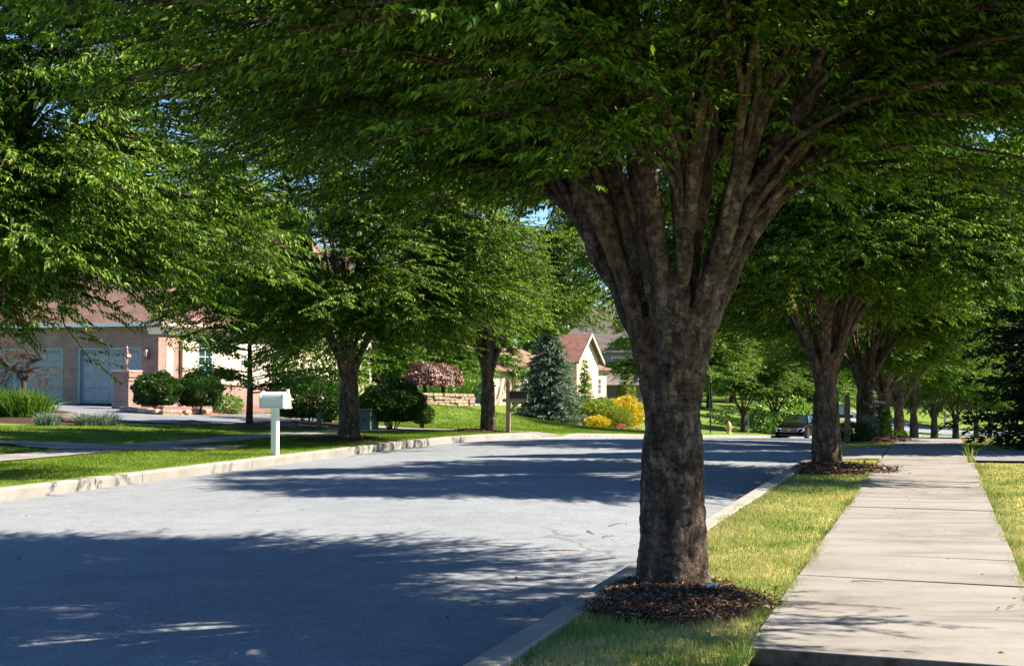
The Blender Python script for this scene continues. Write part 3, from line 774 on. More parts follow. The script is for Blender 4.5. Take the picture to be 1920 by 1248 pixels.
# garage forecourt and drive of the brick house
draped('driveway', pxy([(-60, 762), (140, 759), (240, 761), (330, 779), (420, 779), (480, 776), (620, 778), (640, 790), (520, 796), (400, 796), (300, 794), (215, 790), (120, 782), (-60, 780)]), M['asphalt_drive'], 0.03, 9)
draped('front_path', pxy([(-80, 826), (0, 829), (150, 833), (330, 838), (470, 836), (440, 843), (280, 845), (110, 843), (60, 839), (0, 834), (-80, 832)]), M['walk'], 0.03, 5)
draped('left_flower_bed', pxy([(-60, 770), (60, 768), (130, 772), (218, 787), (215, 796), (120, 797), (0, 793), (-60, 790)]), M['mulch'], 0.035, 6, 0.1, 0.05)
draped('gravel_bed', pxy([(232, 766), (300, 757), (400, 752), (490, 755), (520, 770), (470, 778), (400, 781), (300, 782), (235, 776)]), M['gravel_red'], 0.045, 6, 0.05)
draped('tree_bed', pxy([(410, 797), (470, 790), (560, 790), (640, 792), (690, 800), (640, 806), (520, 806), (440, 804)]), M['mulch'], 0.04, 5, 0.06, 0.1)

def mulch_ring(name, c, rx, ry, rz, n, seed, mat=None, dome=0.13, chip=(0.02, 0.06)):
    pts = []
    rj = random.Random(seed)
    for i in range(26):
        a = 2 * PI * i / 26; k = rj.uniform(0.9, 1.08)
        x, y = rx * k * math.cos(a), ry * k * math.sin(a)
        pts.append((c[0] + x * math.cos(rz) - y * math.sin(rz), c[1] + x * math.sin(rz) + y * math.cos(rz)))
    cl = []
    for q in pts:
        s_, t_ = xy2st(*q)
        t_ = max(t_, -1.95) if t_ > -5 else min(t_, -11.08)
        cl.append(st2xy(s_, t_))
    draped(name, cl, M['mulch'], 0.015, 9, dome, 0.02, seed)
    rng = np.random.default_rng(seed)
    a = rng.uniform(0, 2 * PI, n); q = np.sqrt(rng.uniform(0, 1.0, n)) * (1.0 + 0.10 * np.sin(5 * a + seed) + 0.07 * np.sin(11 * a + 2 * seed) + np.abs(rng.normal(0, .09, n)))
    x, y = rx * q * np.cos(a), ry * q * np.sin(a)
    X = c[0] + x * math.cos(rz) - y * math.sin(rz); Y = c[1] + x * math.sin(rz) + y * math.cos(rz)
    Z = np.array([ground(u, v) for u, v in zip(X, Y)]) + 0.02 + dome * np.maximum(0, 1 - q * q) + rng.uniform(-.004, .012, n)
    kp = np.array([xy2st(u, v)[1] for u, v in zip(X, Y)]); kp = (kp > -1.99) | (kp < -11.02); X, Y, Z, n = X[kp], Y[kp], Z[kp], int(kp.sum())
    D = rng.normal(0, 1, (n, 3)); D[:, 2] *= 0.25
    Nn = rng.normal(0, 0.4, (n, 3)); Nn[:, 2] += 1
    L_ = rng.uniform(chip[0], chip[1], n)
    tag(link('mulch_chips', leaves('mulch_chips', np.stack([X, Y, Z], 1), D, Nn, L_, L_ * rng.uniform(0.15, 0.4, n)), M['mulch_chip']), kind='stuff')

mulch_ring('mulch_ring', (0.92, 7.6), 0.60, 0.66, 0, 11000, 3, dome=0.035, chip=(0.012, 0.045))
c2 = GY(1556, 18.3); mulch_ring('mulch_ring', c2, 0.95, 0.75, -TH, 1800, 4, chip=(0.04, 0.09), dome=0.07)
c3 = GY(1630, 28.6); mulch_ring('mulch_ring', c3, 1.0, 1.0, 0, 700, 5, chip=(0.05, 0.1))
c4 = GS(24.1, -12.35); mulch_ring('mulch_ring', c4, 0.95, 1.15, -TH, 1500, 6, chip=(0.04, 0.08), dome=.08)
c5 = GS(32.3, -12.25); mulch_ring('mulch_ring', c5, 0.9, 0.95, -TH, 800, 8, chip=(0.05, 0.09), dome=.07)

# ------------------------------------------------------------------ grass
def grass(name, s0, s1, t0, t1, dens, h, w, mat, seed, off=-0.03, lean=0.4, skip=None, fall=None):
    rng = np.random.default_rng(seed)
    n = int((s1 - s0) * (t1 - t0) * dens)
    s = rng.uniform(s0, s1, n); t = rng.uniform(t0, t1, n)
    if fall:
        keep = rng.uniform(0, 1, n) < np.clip((fall / np.maximum(s, 1)) ** 1.6, 0.02, 1); s, t = s[keep], t[keep]
    xy = VXY(s, t)
    if skip is not None:
        keep = np.array([not skip(a, b, c, d) for a, b, c, d in zip(s, t, xy[:, 0], xy[:, 1])]); s, t, xy = s[keep], t[keep], xy[keep]
    z = VG(s, t) + off
    hh = h * rng.uniform(0.45, 1.25, len(s)); ww = w * rng.uniform(0.6, 1.3, len(s))
    if fall: ww *= np.clip(s / 9.0, 1, 2.5)
    # clumps: taller where a slow wave says so
    hh *= 0.8 + 0.35 * np.sin(3.1 * xy[:, 0] + 1.7 * np.sin(2.3 * xy[:, 1])) * np.sin(2.7 * xy[:, 1] + 0.9)
    o = link(name, blades(name, np.column_stack([xy, z]), hh, ww, rng, lean), mat)
    return tag(o, kind='stuff')

def in_ring(c, rx, ry, rz, m=0.93):
    def f(s, t, x, y):
        dx, dy = x - c[0], y - c[1]; u = dx * math.cos(rz) + dy * math.sin(rz); v = -dx * math.sin(rz) + dy * math.cos(rz)
        return (u / rx) ** 2 + (v / ry) ** 2 < m * m
    return f
r1, r2, r3 = in_ring((0.92, 7.6), 0.60, 0.66, 0), in_ring(c2, 0.95, 0.75, -TH), in_ring(c3, 1.0, 1.0, 0)
def skipR(s, t, x, y): return r1(s, t, x, y) or r2(s, t, x, y) or r3(s, t, x, y) or 21.6 < s < 25.2
grass('verge_grass', 3.2, 34, -2.0, -0.92, 6500, 0.046, 0.0040, M['grass_dry'], 1, skip=skipR, fall=8)
grass('right_lawn_grass', 6, 21.4, 0.5, 3.2, 4200, 0.042, 0.0045, M['grass_dry'], 2, fall=8)
grass('right_lawn_grass', 25, 40, 0.5, 5, 300, 0.07, 0.014, M['grass_dry'], 12)
grass('edge_grass', 3.2, 21, -0.99, -0.885, 5200, 0.075, 0.0045, M['grass_dry'], 21, skip=skipR, fall=8, lean=.7)
grass('edge_grass', 6, 21.4, 0.47, 0.56, 5200, 0.07, 0.0045, M['grass_dry'], 22, fall=8, lean=.7)
grass('edge_grass', 3.2, 21, -2.03, -1.95, 4200, 0.06, 0.0045, M['grass_dry'], 23, skip=skipR, fall=8, lean=.8)
def fallen(name, s0, s1, t0, t1, n, seed, zf):
    rng = np.random.default_rng(seed); s_ = rng.uniform(s0, s1, n); t_ = rng.uniform(t0, t1, n); xy = VXY(s_, t_)
    P = np.column_stack([xy, np.array([zf(a, b) for a, b in zip(s_, t_)]) + 0.008])
    D = rng.normal(0, 1, (n, 3)); D[:, 2] = rng.normal(0, .12, n); L_ = rng.uniform(.02, .055, n)
    tag(link(name, leaves(name, P, D, np.tile([[0, 0, 1.]], (n, 1)) + rng.normal(0, .2, (n, 3)), L_, L_ * .4), M['dead_leaf']), kind='stuff')
M['dead_leaf'] = leafmat('dead_leaf', [(0.10, 0.05, 0.02), (0.2, 0.13, 0.05), (0.12, 0.16, 0.03)], .5, .2, 0.0)
fallen('fallen_leaves', 4, 22, -0.9, 0.5, 46, 31, lambda s, t: prof(s))
fallen('fallen_leaves', 4, 26, -3.1, -2.2, 120, 32, road_z)
fallen('fallen_leaves', 6, 30, -10.8, -3.1, 70, 33, road_z)
fallen('fallen_leaves', 4, 22, -1.98, -0.93, 130, 34, lambda s, t: prof(s) - .01)
l1, l2 = in_ring(c4, 0.95, 1.15, -TH), in_ring(c5, 0.9, 0.95, -TH)
def skipL(s, t, x, y): return l1(s, t, x, y) or l2(s, t, x, y) or (33.3 < s < 37) or (-15.55 < t < -14.25)
grass('left_verge_grass', 10, 33.4, -14.3, -11.02, 1500, 0.045, 0.006, M['grass_lush'], 3, off=0, skip=skipL)
PATH = None
def skipLL(s, t, x, y):
    if 33.3 < s < 37 and t > -26: return True
    px = CX + F * x / y; py = HZ + F * (EYE - gz(s, t)) / y
    if px < 480 and 826 + px * 0.021 < py < 838 + px * 0.012: return True      # the pale path
    return py < 798 and px < 690
grass('left_lawn_grass', 14, 38, -24, -15.5, 800, 0.045, 0.009, M['grass_lush'], 4, off=0, skip=skipLL)
grass('far_lawn_grass', 37, 62, -27, -11.05, 260, 0.06, 0.02, M['grass_lush'], 5, off=0)

# ------------------------------------------------------------------ shrubs and plants
def blob_points(rng, n, rx, ry, rz, fill=0.45, lump=0.12, flat=0.25):
    d = unit(rng.normal(0, 1, (n, 3)))
    a1, a2 = rng.uniform(0, 6, 2)
    k = 1 + lump * np.sin(4 * d[:, 0] + a1) * np.sin(5 * d[:, 1] + a2) + lump * 0.6 * np.sin(9 * d[:, 2] + a1) * np.sin(8 * d[:, 0] + a2)
    r = np.where(rng.uniform(0, 1, n) < fill, rng.uniform(0.3, 1, n) ** 0.5, rng.uniform(0.93, 1.03, n)) * k
    P = d * r[:, None]
    P[:, 2] = np.maximum(P[:, 2], -1 + flat)
    return P * np.array([[rx, ry, rz]]), d

def shrub(name, label, loc, rx, rz, n, L, mat, group=None, cat='shrub', ry=None, lift=0.0, stems=6, seed=1, W=0.55, droop=0.0, lump=0.17, parts=True, upward=0.3):
    rng = np.random.default_rng(seed); rnd = random.Random(seed)
    ry = ry or rx
    P, d = blob_points(rng, n, rx, ry, rz, lump=lump)
    P[:, 2] += rz * 0.98 + lift
    P[:, 2] = np.maximum(P[:, 2], lift * 0.6 + 0.02)
    D = d + rng.normal(0, 0.7, (n, 3)); D[:, 2] += upward - droop
    Nn = d * 0.7 + rng.normal(0, 0.6, (n, 3))
    ll = L * rng.uniform(0.6, 1.3, n)
    r = thing(name, label, cat, loc, rnd.uniform(0, 6) if ry == rx else 0, group)
    me = leaves('foliage', P, D, Nn, ll, ll * W)
    link('foliage', me, mat, r)
    mb = MB()
    for i in range(stems):
        a = 2 * PI * i / stems + rnd.uniform(-.3, .3); e = rnd.uniform(0.3, 0.75)
        mb.tube([(0.05 * math.cos(a), 0.05 * math.sin(a), -0.1), (rx * e * .45 * math.cos(a), ry * e * .45 * math.sin(a), rz * 0.45 + lift * .5), (rx * e * math.cos(a), ry * e * math.sin(a), rz * 1.2 + lift)], [0.022, 0.016, 0.006], 5)
    mb.build('stems', M['bark2'], r)
    return r

q = GY(297, 41.3); shrub('boxwood_shrub', 'clipped round boxwood right beside the brick lamp pier', q, 0.74, 0.56, 12000, 0.085, M['leaf_box'], 'round boxwoods by the garage', lift=0.25, seed=2, stems=9)
q = GY(371, 42.2); shrub('boxwood_shrub', 'clipped round boxwood behind the small yard sign, right of the other', q, 0.76, 0.58, 12000, 0.085, M['leaf_box'], 'round boxwoods by the garage', lift=0.25, seed=3, stems=9)
q = GY(428, 44.5); shrub('small_shrub', 'small bright green shrub on the red gravel bed left of the young tree', q, 0.5, 0.34, 1600, 0.09, M['leaf_bright'], seed=4)
q = G(575, 794); shrub('evergreen_hedge', 'broad dark evergreen hedge behind the white mailbox', q, 1.25, 0.68, 17000, 0.08, M['leaf_box'], ry=0.9, seed=5, cat='hedge', lift=0.1)
q = G(735, 806); shrub('evergreen_shrub', 'big dark clipped evergreen left of the sunny lawn', q, 0.95, 0.62, 17000, 0.07, M['leaf_box'], ry=0.9, seed=6, lift=0.17, stems=10)
q = G(793, 803); shrub('evergreen_shrub', 'smaller rounded evergreen tucked against the big dark one', q + Vector((0, -0.3, 0)), 0.34, 0.33, 4000, 0.06, M['leaf_box'], seed=7, lift=0.14, stems=8)
q = GY(668, 44); shrub('golden_shrub', 'golden yellow shrub glimpsed right of the thick brown trunk', q, 0.75, 0.62, 1500, 0.12, M['leaf_lime'], seed=8, lift=0.3)
q = GY(602, 41); shrub('understory_tree', 'leafy green understory tree spreading above the hedge behind the white mailbox', q, 1.75, .85, 7000, .13, M['leaf'], ry=1.4, seed=55, lift=1.15, stems=5, cat='tree', W=.45, lump=.22, upward=-.2)
q = G(618, 795, 20); shrub('hosta_plant', 'green leafy plant behind the utility post by the brown trunk', q, 0.32, 0.3, 500, 0.2, M['leaf_bright'], seed=9, cat='plant', W=0.3, upward=1.2, stems=3)

def maple(label, loc, rx, rz, trunk_h, seed):
    rng = np.random.default_rng(seed); n = 10000
    d = unit(rng.normal(0, 1, (n, 3))); d[:, 2] = np.abs(d[:, 2]) * 1.0 - 0.12
    k = 1 + 0.14 * np.sin(5 * d[:, 0] + seed) * np.sin(6 * d[:, 1] + 2)
    r_ = rng.uniform(0.75, 1.02, n) * k
    P = d * r_[:, None] * np.array([[rx, rx, rz]]); P[:, 2] += trunk_h
    D = d.copy(); D[:, 2] = D[:, 2] * 0.3 - 0.9; D += rng.normal(0, .3, (n, 3))
    t = thing('weeping_maple', label, 'tree', loc, 0, 'maroon weeping maples')
    L_ = 0.13 * rng.uniform(.6, 1.2, n)
    link('crown', leaves('crown', P, D, d + rng.normal(0, .3, (n, 3)), L_, L_ * 0.4), M['leaf_maroon'], t)
    mb = MB(); mb.tube([(0, 0, -.2), (0.04, 0, trunk_h * .6), (-0.03, 0.02, trunk_h * 1.15)], [.1, .085, .06], 8)
    for i in range(7):
        a = 2 * PI * i / 7; mb.tube([(0, 0, trunk_h), (rx * .4 * math.cos(a), rx * .4 * math.sin(a), trunk_h + rz * .7), (rx * .85 * math.cos(a), rx * .85 * math.sin(a), trunk_h + rz * .2)], [.05, .03, .01], 5)
    mb.build('trunk', M['bark2'], t)
maple('mushroom shaped maroon maple nearer the dark evergreens, left of its twin', GY(795, 57.5) + Vector((0, 0, 0.15)), 1.0, 1.05, 0.85, 3)
maple('mushroom shaped maroon maple nearer the dark street tree, right of its twin', GY(829, 58.5) + Vector((0, 0, 0.25)), 0.92, 1.05, 0.85, 4)

# dry stone retaining wall under the maples
t = thing('stone_retaining_wall', 'tan dry stone retaining wall edging the raised bed below the maroon maples', 'wall', (0, 0, 0))
mb = MB(); rw = random.Random(4)
A, B = GY(790, 56.0), GY(886, 58.5)
dv = (B - A); ln = dv.length; dv.normalize(); nv = Vector((-dv.y, dv.x, 0))
for row in range(4):
    x = rw.uniform(-.2, 0)
    while x < ln:
        w = rw.uniform(.25, .6); c = A + dv * (x + w / 2); z = ground(c.x, c.y) - 0.12 + row * 0.15
        z = A.z + (B.z - A.z) * (x / ln) * 0.3 - 0.1 + row * .15
        o_ = rw.uniform(-.04, .04)
        a = c - dv * (w / 2 - .012) + nv * (-.16 + o_); b = c + dv * (w / 2 - .012) + nv * (-.16 + o_)
        a.z = b.z = z
        h = .137
        mb.prism([a, b, b + nv * .35, a + nv * .35], (rw.uniform(-.01, .01), 0, h)); x += w
mb.build('stones', M['stone'], t, bevel=0.02)
mbs = MB(); 
a, b = A - nv * .2 + Vector((0, 0, .52)), B - nv * .2 + Vector((0, 0, .40))
mbs.prism([A + nv * .1 + Vector((0, 0, .3)), B + nv * .1 + Vector((0, 0, .3)), B + nv * 3.5 + Vector((0, 0, .3)), A + nv * 3.5 + Vector((0, 0, .3))], (0, 0, .2))
mbs.build('bed_soil', M['gravel_red'], t)
q = GY(870, 62); shrub('ornamental_grass', 'pale green grassy mass behind the stone wall and maroon maples', q + Vector((-1.2, 0, 0.4)), 2.4, 0.6, 2600, 0.3, M['leaf_bright'], ry=.8, seed=14, cat='plant', W=.16, upward=1.3)

# spruces
def conifer(name, label, loc, h, r, mat, seed, whorls, nb, nn, L, group=None, z0=0.15, droop=0.25, W=0.16):
    rng = np.random.default_rng(seed); rnd = random.Random(seed)
    t = thing(name, label, 'tree', loc, 0, group)
    P, D, Nn = [], [], []
    mb = MB(); mb.tube([(0, 0, -.3), (0, 0, h * .5), (0, 0, h * .98)], [.05 + h * .018, h * .012, .01], 8)
    for i in range(whorls):
        u = i / (whorls - 1); z = z0 + (h - z0) * u ** 0.95
        R = r * (1 - u) ** 0.85 * rnd.uniform(.88, 1.08) + .06
        m = max(4, int(nb * (1 - .55 * u)))
        for j in range(m):
            a = 2 * PI * (j + rnd.uniform(-.35, .35)) / m + i * .7; rr = R * rnd.uniform(.72, 1.12); zj = z + rnd.uniform(-.55, .55) * h / whorls; z_ = zj
            k = int(nn * (.35 + .65 * (1 - u)))
            v = rng.uniform(.12, 1, k) ** .8
            lat = rng.normal(0, .10, k) * rr * (1.15 - v) * 1.6
            x = rr * v; zz = z_ - droop * rr * v ** 1.5 + .16 * rr * np.maximum(0, v - .7) - np.abs(lat) * .25 + rng.normal(0, .025, k)
            P.append(np.stack([x * math.cos(a) - lat * math.sin(a), x * math.sin(a) + lat * math.cos(a), zz], 1))
            dl = np.sign(lat) * .7
            D.append(np.stack([math.cos(a) * .8 - dl * math.sin(a), math.sin(a) * .8 + dl * math.cos(a), rng.normal(-.05, .35, k)], 1) + rng.normal(0, .25, (k, 3)))
            mb.tube([(0, 0, z_), (rr * .5 * math.cos(a), rr * .5 * math.sin(a), z_ - droop * rr * .35), (rr * .92 * math.cos(a), rr * .92 * math.sin(a), z_ - droop * rr * .9)], [.02 + .008 * rr, .014, .004], 4, cap=False)
    P = np.concatenate(P); D = np.concatenate(D); n = len(P)
    L_ = L * rng.uniform(.6, 1.25, n)
    Nn = np.array([[0, 0, 1.0]]) + rng.normal(0, .5, (n, 3))
    link('crown', leaves('crown', P, D, Nn, L_, L_ * W), mat, t)
    mb.build('trunk', M['bark2'], t)
    return t
conifer('blue_spruce', 'blue green spruce standing on the sunny lawn right of the black mailbox', GY(1030, 62), 5.3, 2.15, M['needle_blue'], 5, 26, 19, 150, 0.17, droop=.28, W=.34)
conifer('dark_conifer', 'tall dark conifer crowding the right picture edge beside the sidewalk', Vector((12.0, 24.0, 0.0)), 13.0, 2.95, M['needle_dark'], 9, 70, 24, 170, 0.17, droop=.18, z0=.1, W=.34)

Yg = 63.0
q = GY(1096, 66); conifer('slim_conifer', 'slim feathery yellow green conifer against the cream house wall', q, 3.3, 0.6, M['leaf_bright'], 12, 18, 9, 50, .16, W=.35)
q = GY(1110, Yg); shrub('olive_shrub', 'loose olive green shrub at the right foot of the blue spruce', q, .95, .62, 4500, .11, M['leaf_lime'], seed=21)
q = GY(1127, 65); shrub('green_shrub', 'mid green rounded shrub behind the clipped globe', q, .75, .68, 4000, .10, M['leaf_bright'], seed=22, lift=.1)
q = GY(1157, Yg); shrub('globe_arborvitae', 'dense clipped globe evergreen in front of the yellow shrub', q, .78, .56, 12000, .05, M['leaf_lime'], seed=23, lump=.02)
q = GY(1168, 66.5); shrub('golden_shrub', 'vivid yellow shrub behind the clipped globe near the foreground trunk', q, 1.15, .8, 6000, .11, M['leaf_yellow'], seed=24)
q = GY(1120, 61.3); shrub('low_golden_shrub', 'low yellow shrub along the bed front left of the globe', q, .62, .26, 2200, .09, M['leaf_yellow'], seed=25)
q = GY(1166, 61.0); shrub('red_flower_clump', 'small clump of red flowers at the bed edge in front of the globe', q, .24, .14, 170, .06, M['flower_red'], seed=26, cat='flowers')
q = GY(1172, 69); conifer('slim_conifer', 'upright lime green conifer right of the grey garage, close to the foreground trunk', q, 3.1, 1.0, M['leaf_lime'], 27, 16, 10, 50, .18, W=.35, droop=-.2)
q = GY(1135, 72); shrub('purple_shrub', 'low purplish shrub in front of the grey garage', q, 1.4, .45, 1300, .12, M['leaf_maroon'], ry=.6, seed=28, lift=.5)
q = GY(1195, 62.5); shrub('pink_flower_clump', 'pale pink flowers beside the foreground trunk at the bed end', q, .18, .12, 90, .05, M['flower_red'], seed=29, cat='flowers')

# foliage by the brick garage
def spiky(name, label, loc, n, h, r, w, mat, seed, cat='plant', group=None, lean=.7):
    rng = np.random.default_rng(seed)
    a = rng.uniform(0, 2 * PI, n); q_ = r * np.sqrt(rng.uniform(0, 1, n)) * .35
    P = np.stack([q_ * np.cos(a), q_ * np.sin(a), np.full(n, -.03)], 1)
    me = blades('blades', P, h * rng.uniform(.6, 1.1, n), w, rng, lean)
    o = link(name, me, mat, None, loc); return tag(o, label, cat, group)
q = G(30, 786); spiky('daylily_clump', 'large clump of arching green daylily leaves left of the garage doors', q, 1500, 1.0, 2.2, .03, M['leaf_far'], 1, lean=.75)
q = G(78, 784); spiky('daylily_clump', 'smaller bright green clump at the right end of the daylilies', q, 260, .7, .9, .04, M['leaf_bright'], 2, lean=.8)
for (px, py, w, lb) in ((90, 797, .5, 'blue fescue tuft nearest the daylilies'), (160, 798, .45, 'smaller blue fescue tuft beside the boulder'), (200, 798, .65, 'widest blue fescue tuft at the end of the bed near the driveway')):
    spiky('fescue_clump', lb, G(px, py), 420, .42 * (w / .5) ** .4, w * 1.4, .018, M['fescue'], px, group='blue fescue tufts', lean=.8)
def rock(label, loc, sx, sy, sz, seed):
    bm = bmesh.new(); bmesh.ops.create_icosphere(bm, subdivisions=3, radius=1); rr = random.Random(seed)
    ph = [rr.uniform(0, 6) for _ in range(4)]
    for v in bm.verts:
        c = v.co; k = 1 + .12 * math.sin(3 * c.x + ph[0]) * math.sin(4 * c.y + ph[1]) + .07 * math.sin(7 * c.z + ph[2]) + .05 * math.sin(9 * c.x + ph[3])
        v.co = Vector((c.x * sx * k, c.y * sy * k, c.z * sz * k))
    me = bpy.data.meshes.new('boulder'); bm.to_mesh(me); bm.free()
    return tag(link('boulder', me, M['stone_dark'], None, loc), label, 'rock')
M['stone_dark'] = mottled('dark_boulder', (0.06, 0.055, 0.048), (0.15, 0.135, 0.115), 0.9, 4.5, 6, 0.6, 18, 0.2)
rock('grey brown boulder among the fescue tufts', G(128, 793), .75, .5, .3, 1)
rock('flat grey boulder at the drive edge near the young tree', G(360, 797), .5, .35, .14, 2)
rock('low pale boulder left of the utility post', G(530, 803), .6, .4, .16, 3)

# bare weeping tree
t = thing('bare_tree', 'leafless crooked weeping tree in front of the left garage door', 'tree', G(45, 775))
mb = MB(); rb = random.Random(12)
mb.tube([(0, 0, -.2), (.02, 0, .5), (0, 0, .98), (-.15, 0, 1.25), (-.55, .05, 1.5), (-.75, 0, 1.75), (-.95, .05, 2.3), (-1.3, .1, 2.75)], [.1, .085, .075, .07, .06, .05, .04, .02], 8)
mb.tube([(0, 0, .98), (.16, .02, 1.2), (.1, 0, 1.5), (.35, .05, 1.62), (.62, .0, 1.7)], [.07, .055, .05, .045, .03], 8)
mb.build('trunk', M['bare_bark'], t, smooth=True)
mb = MB()
srcs = [(-.15, 0, 1.25), (-.55, .05, 1.5), (-.75, 0, 1.75), (-.95, .05, 2.3), (.16, .02, 1.3), (.35, .05, 1.62), (.6, 0, 1.7), (-.4, 0, 1.4), (-1.2, .1, 2.65)]
def twig(p, d, L_, r, depth):
    pts = [Vector(p)]; dd = Vector(d)
    for i in range(6):
        dd = (dd + Vector((rb.uniform(-.22, .22), rb.uniform(-.22, .22), rb.uniform(-.22, .1)))).normalized(); pts.append(pts[-1] + dd * L_ / 6)
    mb.tube(pts, [r * (1 - .8 * i / 6) for i in range(7)], 4, cap=False)
    if depth:
        for i in (2, 3, 4, 5):
            for _ in range(2): twig(pts[i], (dd + Vector((rb.uniform(-.9, .9), rb.uniform(-.9, .9), rb.uniform(-.6, .5)))).normalized(), L_ * .55, r * .5, depth - 1)
for sp in srcs:
    for _ in range(3):
        a = rb.uniform(0, 2 * PI); twig(sp, (math.cos(a), math.sin(a) * .7, rb.uniform(0, .7)), rb.uniform(.6, 1.1), .02, 2)
mb.build('branches', M['bare_bark'], t)

# young tree by the drive
t = thing('young_tree', 'young thin trunked tree with open leafy branches left of the white mailbox', 'tree', G(468, 799))
mb = MB(); mb.tube([(0, 0, -.2), (.02, 0, 1), (0, 0, 2.2), (.05, 0, 4.1)], [.11, .085, .06, .02], 8)
rng = np.random.default_rng(77); P, D = [], []; rb = random.Random(77)
for i in range(58):
    z = rb.uniform(1.0, 4.1); a = rb.uniform(0, 2 * PI); R = rb.uniform(.8, 1.95) * (1.15 - .15 * z / 3.6)
    e = Vector((R * math.cos(a), R * math.sin(a), z + rb.uniform(-.1, .35)))
    mb.tube([(0, 0, z - .1), e * .5 + Vector((0, 0, z * .5 + .02)), e], [.022, .014, .005], 4, cap=False)
    k = 210; u = rng.uniform(.3, 1.05, k)
    pp = np.array([0, 0, z - .1])[None] * (1 - u[:, None]) + np.array(e)[None] * u[:, None] + rng.normal(0, .11, (k, 3)) * np.array([[1, 1, .45]])
    P.append(pp); D.append(np.array([[math.cos(a), math.sin(a), -.3]]) + rng.normal(0, .6, (k, 3)))
P = np.concatenate(P); D = np.concatenate(D)
L_ = .11 * rng.uniform(.6, 1.2, len(P))
link('crown', leaves('crown', P, D, np.array([[0, 0, 1.]]) + rng.normal(0, .4, P.shape), L_, L_ * .5), M['leaf_bright'], t)
mb.build('trunk', M['bark2'], t, smooth=True)

# ivy round the third tree
q = GY(1650, 30.0); shrub('ivy_clump', 'round ivy clump between the ivy footed tree and the navy mailbox post', q, .25, .40, 1800, .06, M['leaf_box'], seed=41, cat='shrub', stems=3)
q = GY(1600, 27.6); shrub('low_evergreen', 'low spreading evergreen at the foot of the pale mailbox post', q, .42, .2, 1700, .09, M['needle_dark'], seed=42, W=.3)
q = GY(1627, 28.4); shrub('variegated_vine', 'grey green vine climbing the foot of the third tree', q, .2, .28, 900, .06, M['fescue'], seed=43, W=.6, cat='vine', stems=3)
q = GY(1672, 31.5); shrub('low_evergreen', 'dark spreading evergreen right of the round ivy clump', q, .32, .10, 900, .07, M['leaf_box'], seed=44)
q = GY(1433, 82); shrub('bright_shrub', 'bright green shrub left of the oncoming car', q, 1.2, .75, 1500, .16, M['leaf_bright'], seed=45)
q = GY(1475, 92); shrub('tall_shrub', 'tall light green shrub behind the oncoming car', q, 2.3, 1.3, 1600, .2, M['leaf_bright'], seed=46)
q = GY(1380, 90); shrub('dark_shrub', 'dark low shrub behind the fire hydrant', q, 1.9, .7, 1300, .2, M['leaf_box'], seed=47)

# orange daylily and weed by the sidewalk
q = G(1817, 866); o = thing('daylily_plant', 'single arching daylily with one orange flower at the right sidewalk edge', 'plant', q)
rng = np.random.default_rng(4); n = 16; a = rng.uniform(0, 2 * PI, n)
P = np.stack([.03 * np.cos(a), .03 * np.sin(a), np.zeros(n)], 1)
link('leaf_blades', blades('leaf_blades', P, 0.36 * rng.uniform(.6, 1.1, n), .012, rng, .8), M['leaf_lime'], o)
mb = MB(); mb.tube([(0, 0, 0), (-.05, 0, .2), (-.13, 0, .36)], [.006, .005, .004], 5); mb.build('stalk', M['leaf_lime'], o)
D = np.stack([np.cos(np.arange(6) * PI / 3), np.sin(np.arange(6) * PI / 3), np.full(6, .5)], 1)
link('flower', leaves('flower', np.tile([[-.13, 0, .36]], (6, 1)), D, np.tile([[0, 0, 1.]], (6, 1)) + .01, np.full(6, .055), np.full(6, .028)), M['flower_orange'], o)
q = G(1449, 1122); o = thing('weed', 'bright green weed sprouting where mulch meets the sidewalk', 'plant', q)
rng = np.random.default_rng(5); D = unit(np.stack([rng.normal(0, 1, 9), rng.normal(0, 1, 9), rng.uniform(.1, .5, 9)], 1)); zs = np.linspace(.02, .09, 9)
link('leaf_blades', leaves('leaf_blades', np.stack([D[:, 0] * .01, D[:, 1] * .01, zs], 1), D, np.tile([[0, 0, 1.]], (9, 1)), np.full(9, .045), np.full(9, .028)), M['leaf_bright'], o)
mb = MB(); mb.tube([(0, 0, -.02), (.003, 0, .09)], .003, 5); mb.build('stem', M['leaf_bright'], o)
o = thing('weed', 'small green weed growing in the open joint at the bottom right of the sidewalk', 'plant', GS(6.1, .28) + Vector((0, 0, -.06)))
D = unit(np.stack([rng.normal(0, 1, 12), rng.normal(0, 1, 12), rng.uniform(.1, .6, 12)], 1)); zs = np.linspace(.02, .075, 12)
link('leaf_blades', leaves('leaf_blades', np.stack([D[:, 0] * .02, D[:, 1] * .02, zs], 1), D, np.tile([[0, 0, 1.]], (12, 1)), np.full(12, .035), np.full(12, .018)), M['leaf_bright'], o)
mb = MB(); mb.tube([(0, 0, -.02), (.003, 0, .075)], .003, 5); mb.build('stem', M['leaf_bright'], o)

# ------------------------------------------------------------------ houses
def quadroof(mb, a, b, c, d, th=0.12):
    """roof plane a-b eave, c-d ridge end, with thickness"""
    mb.prism([a, b, c, d], (0, 0, -th))

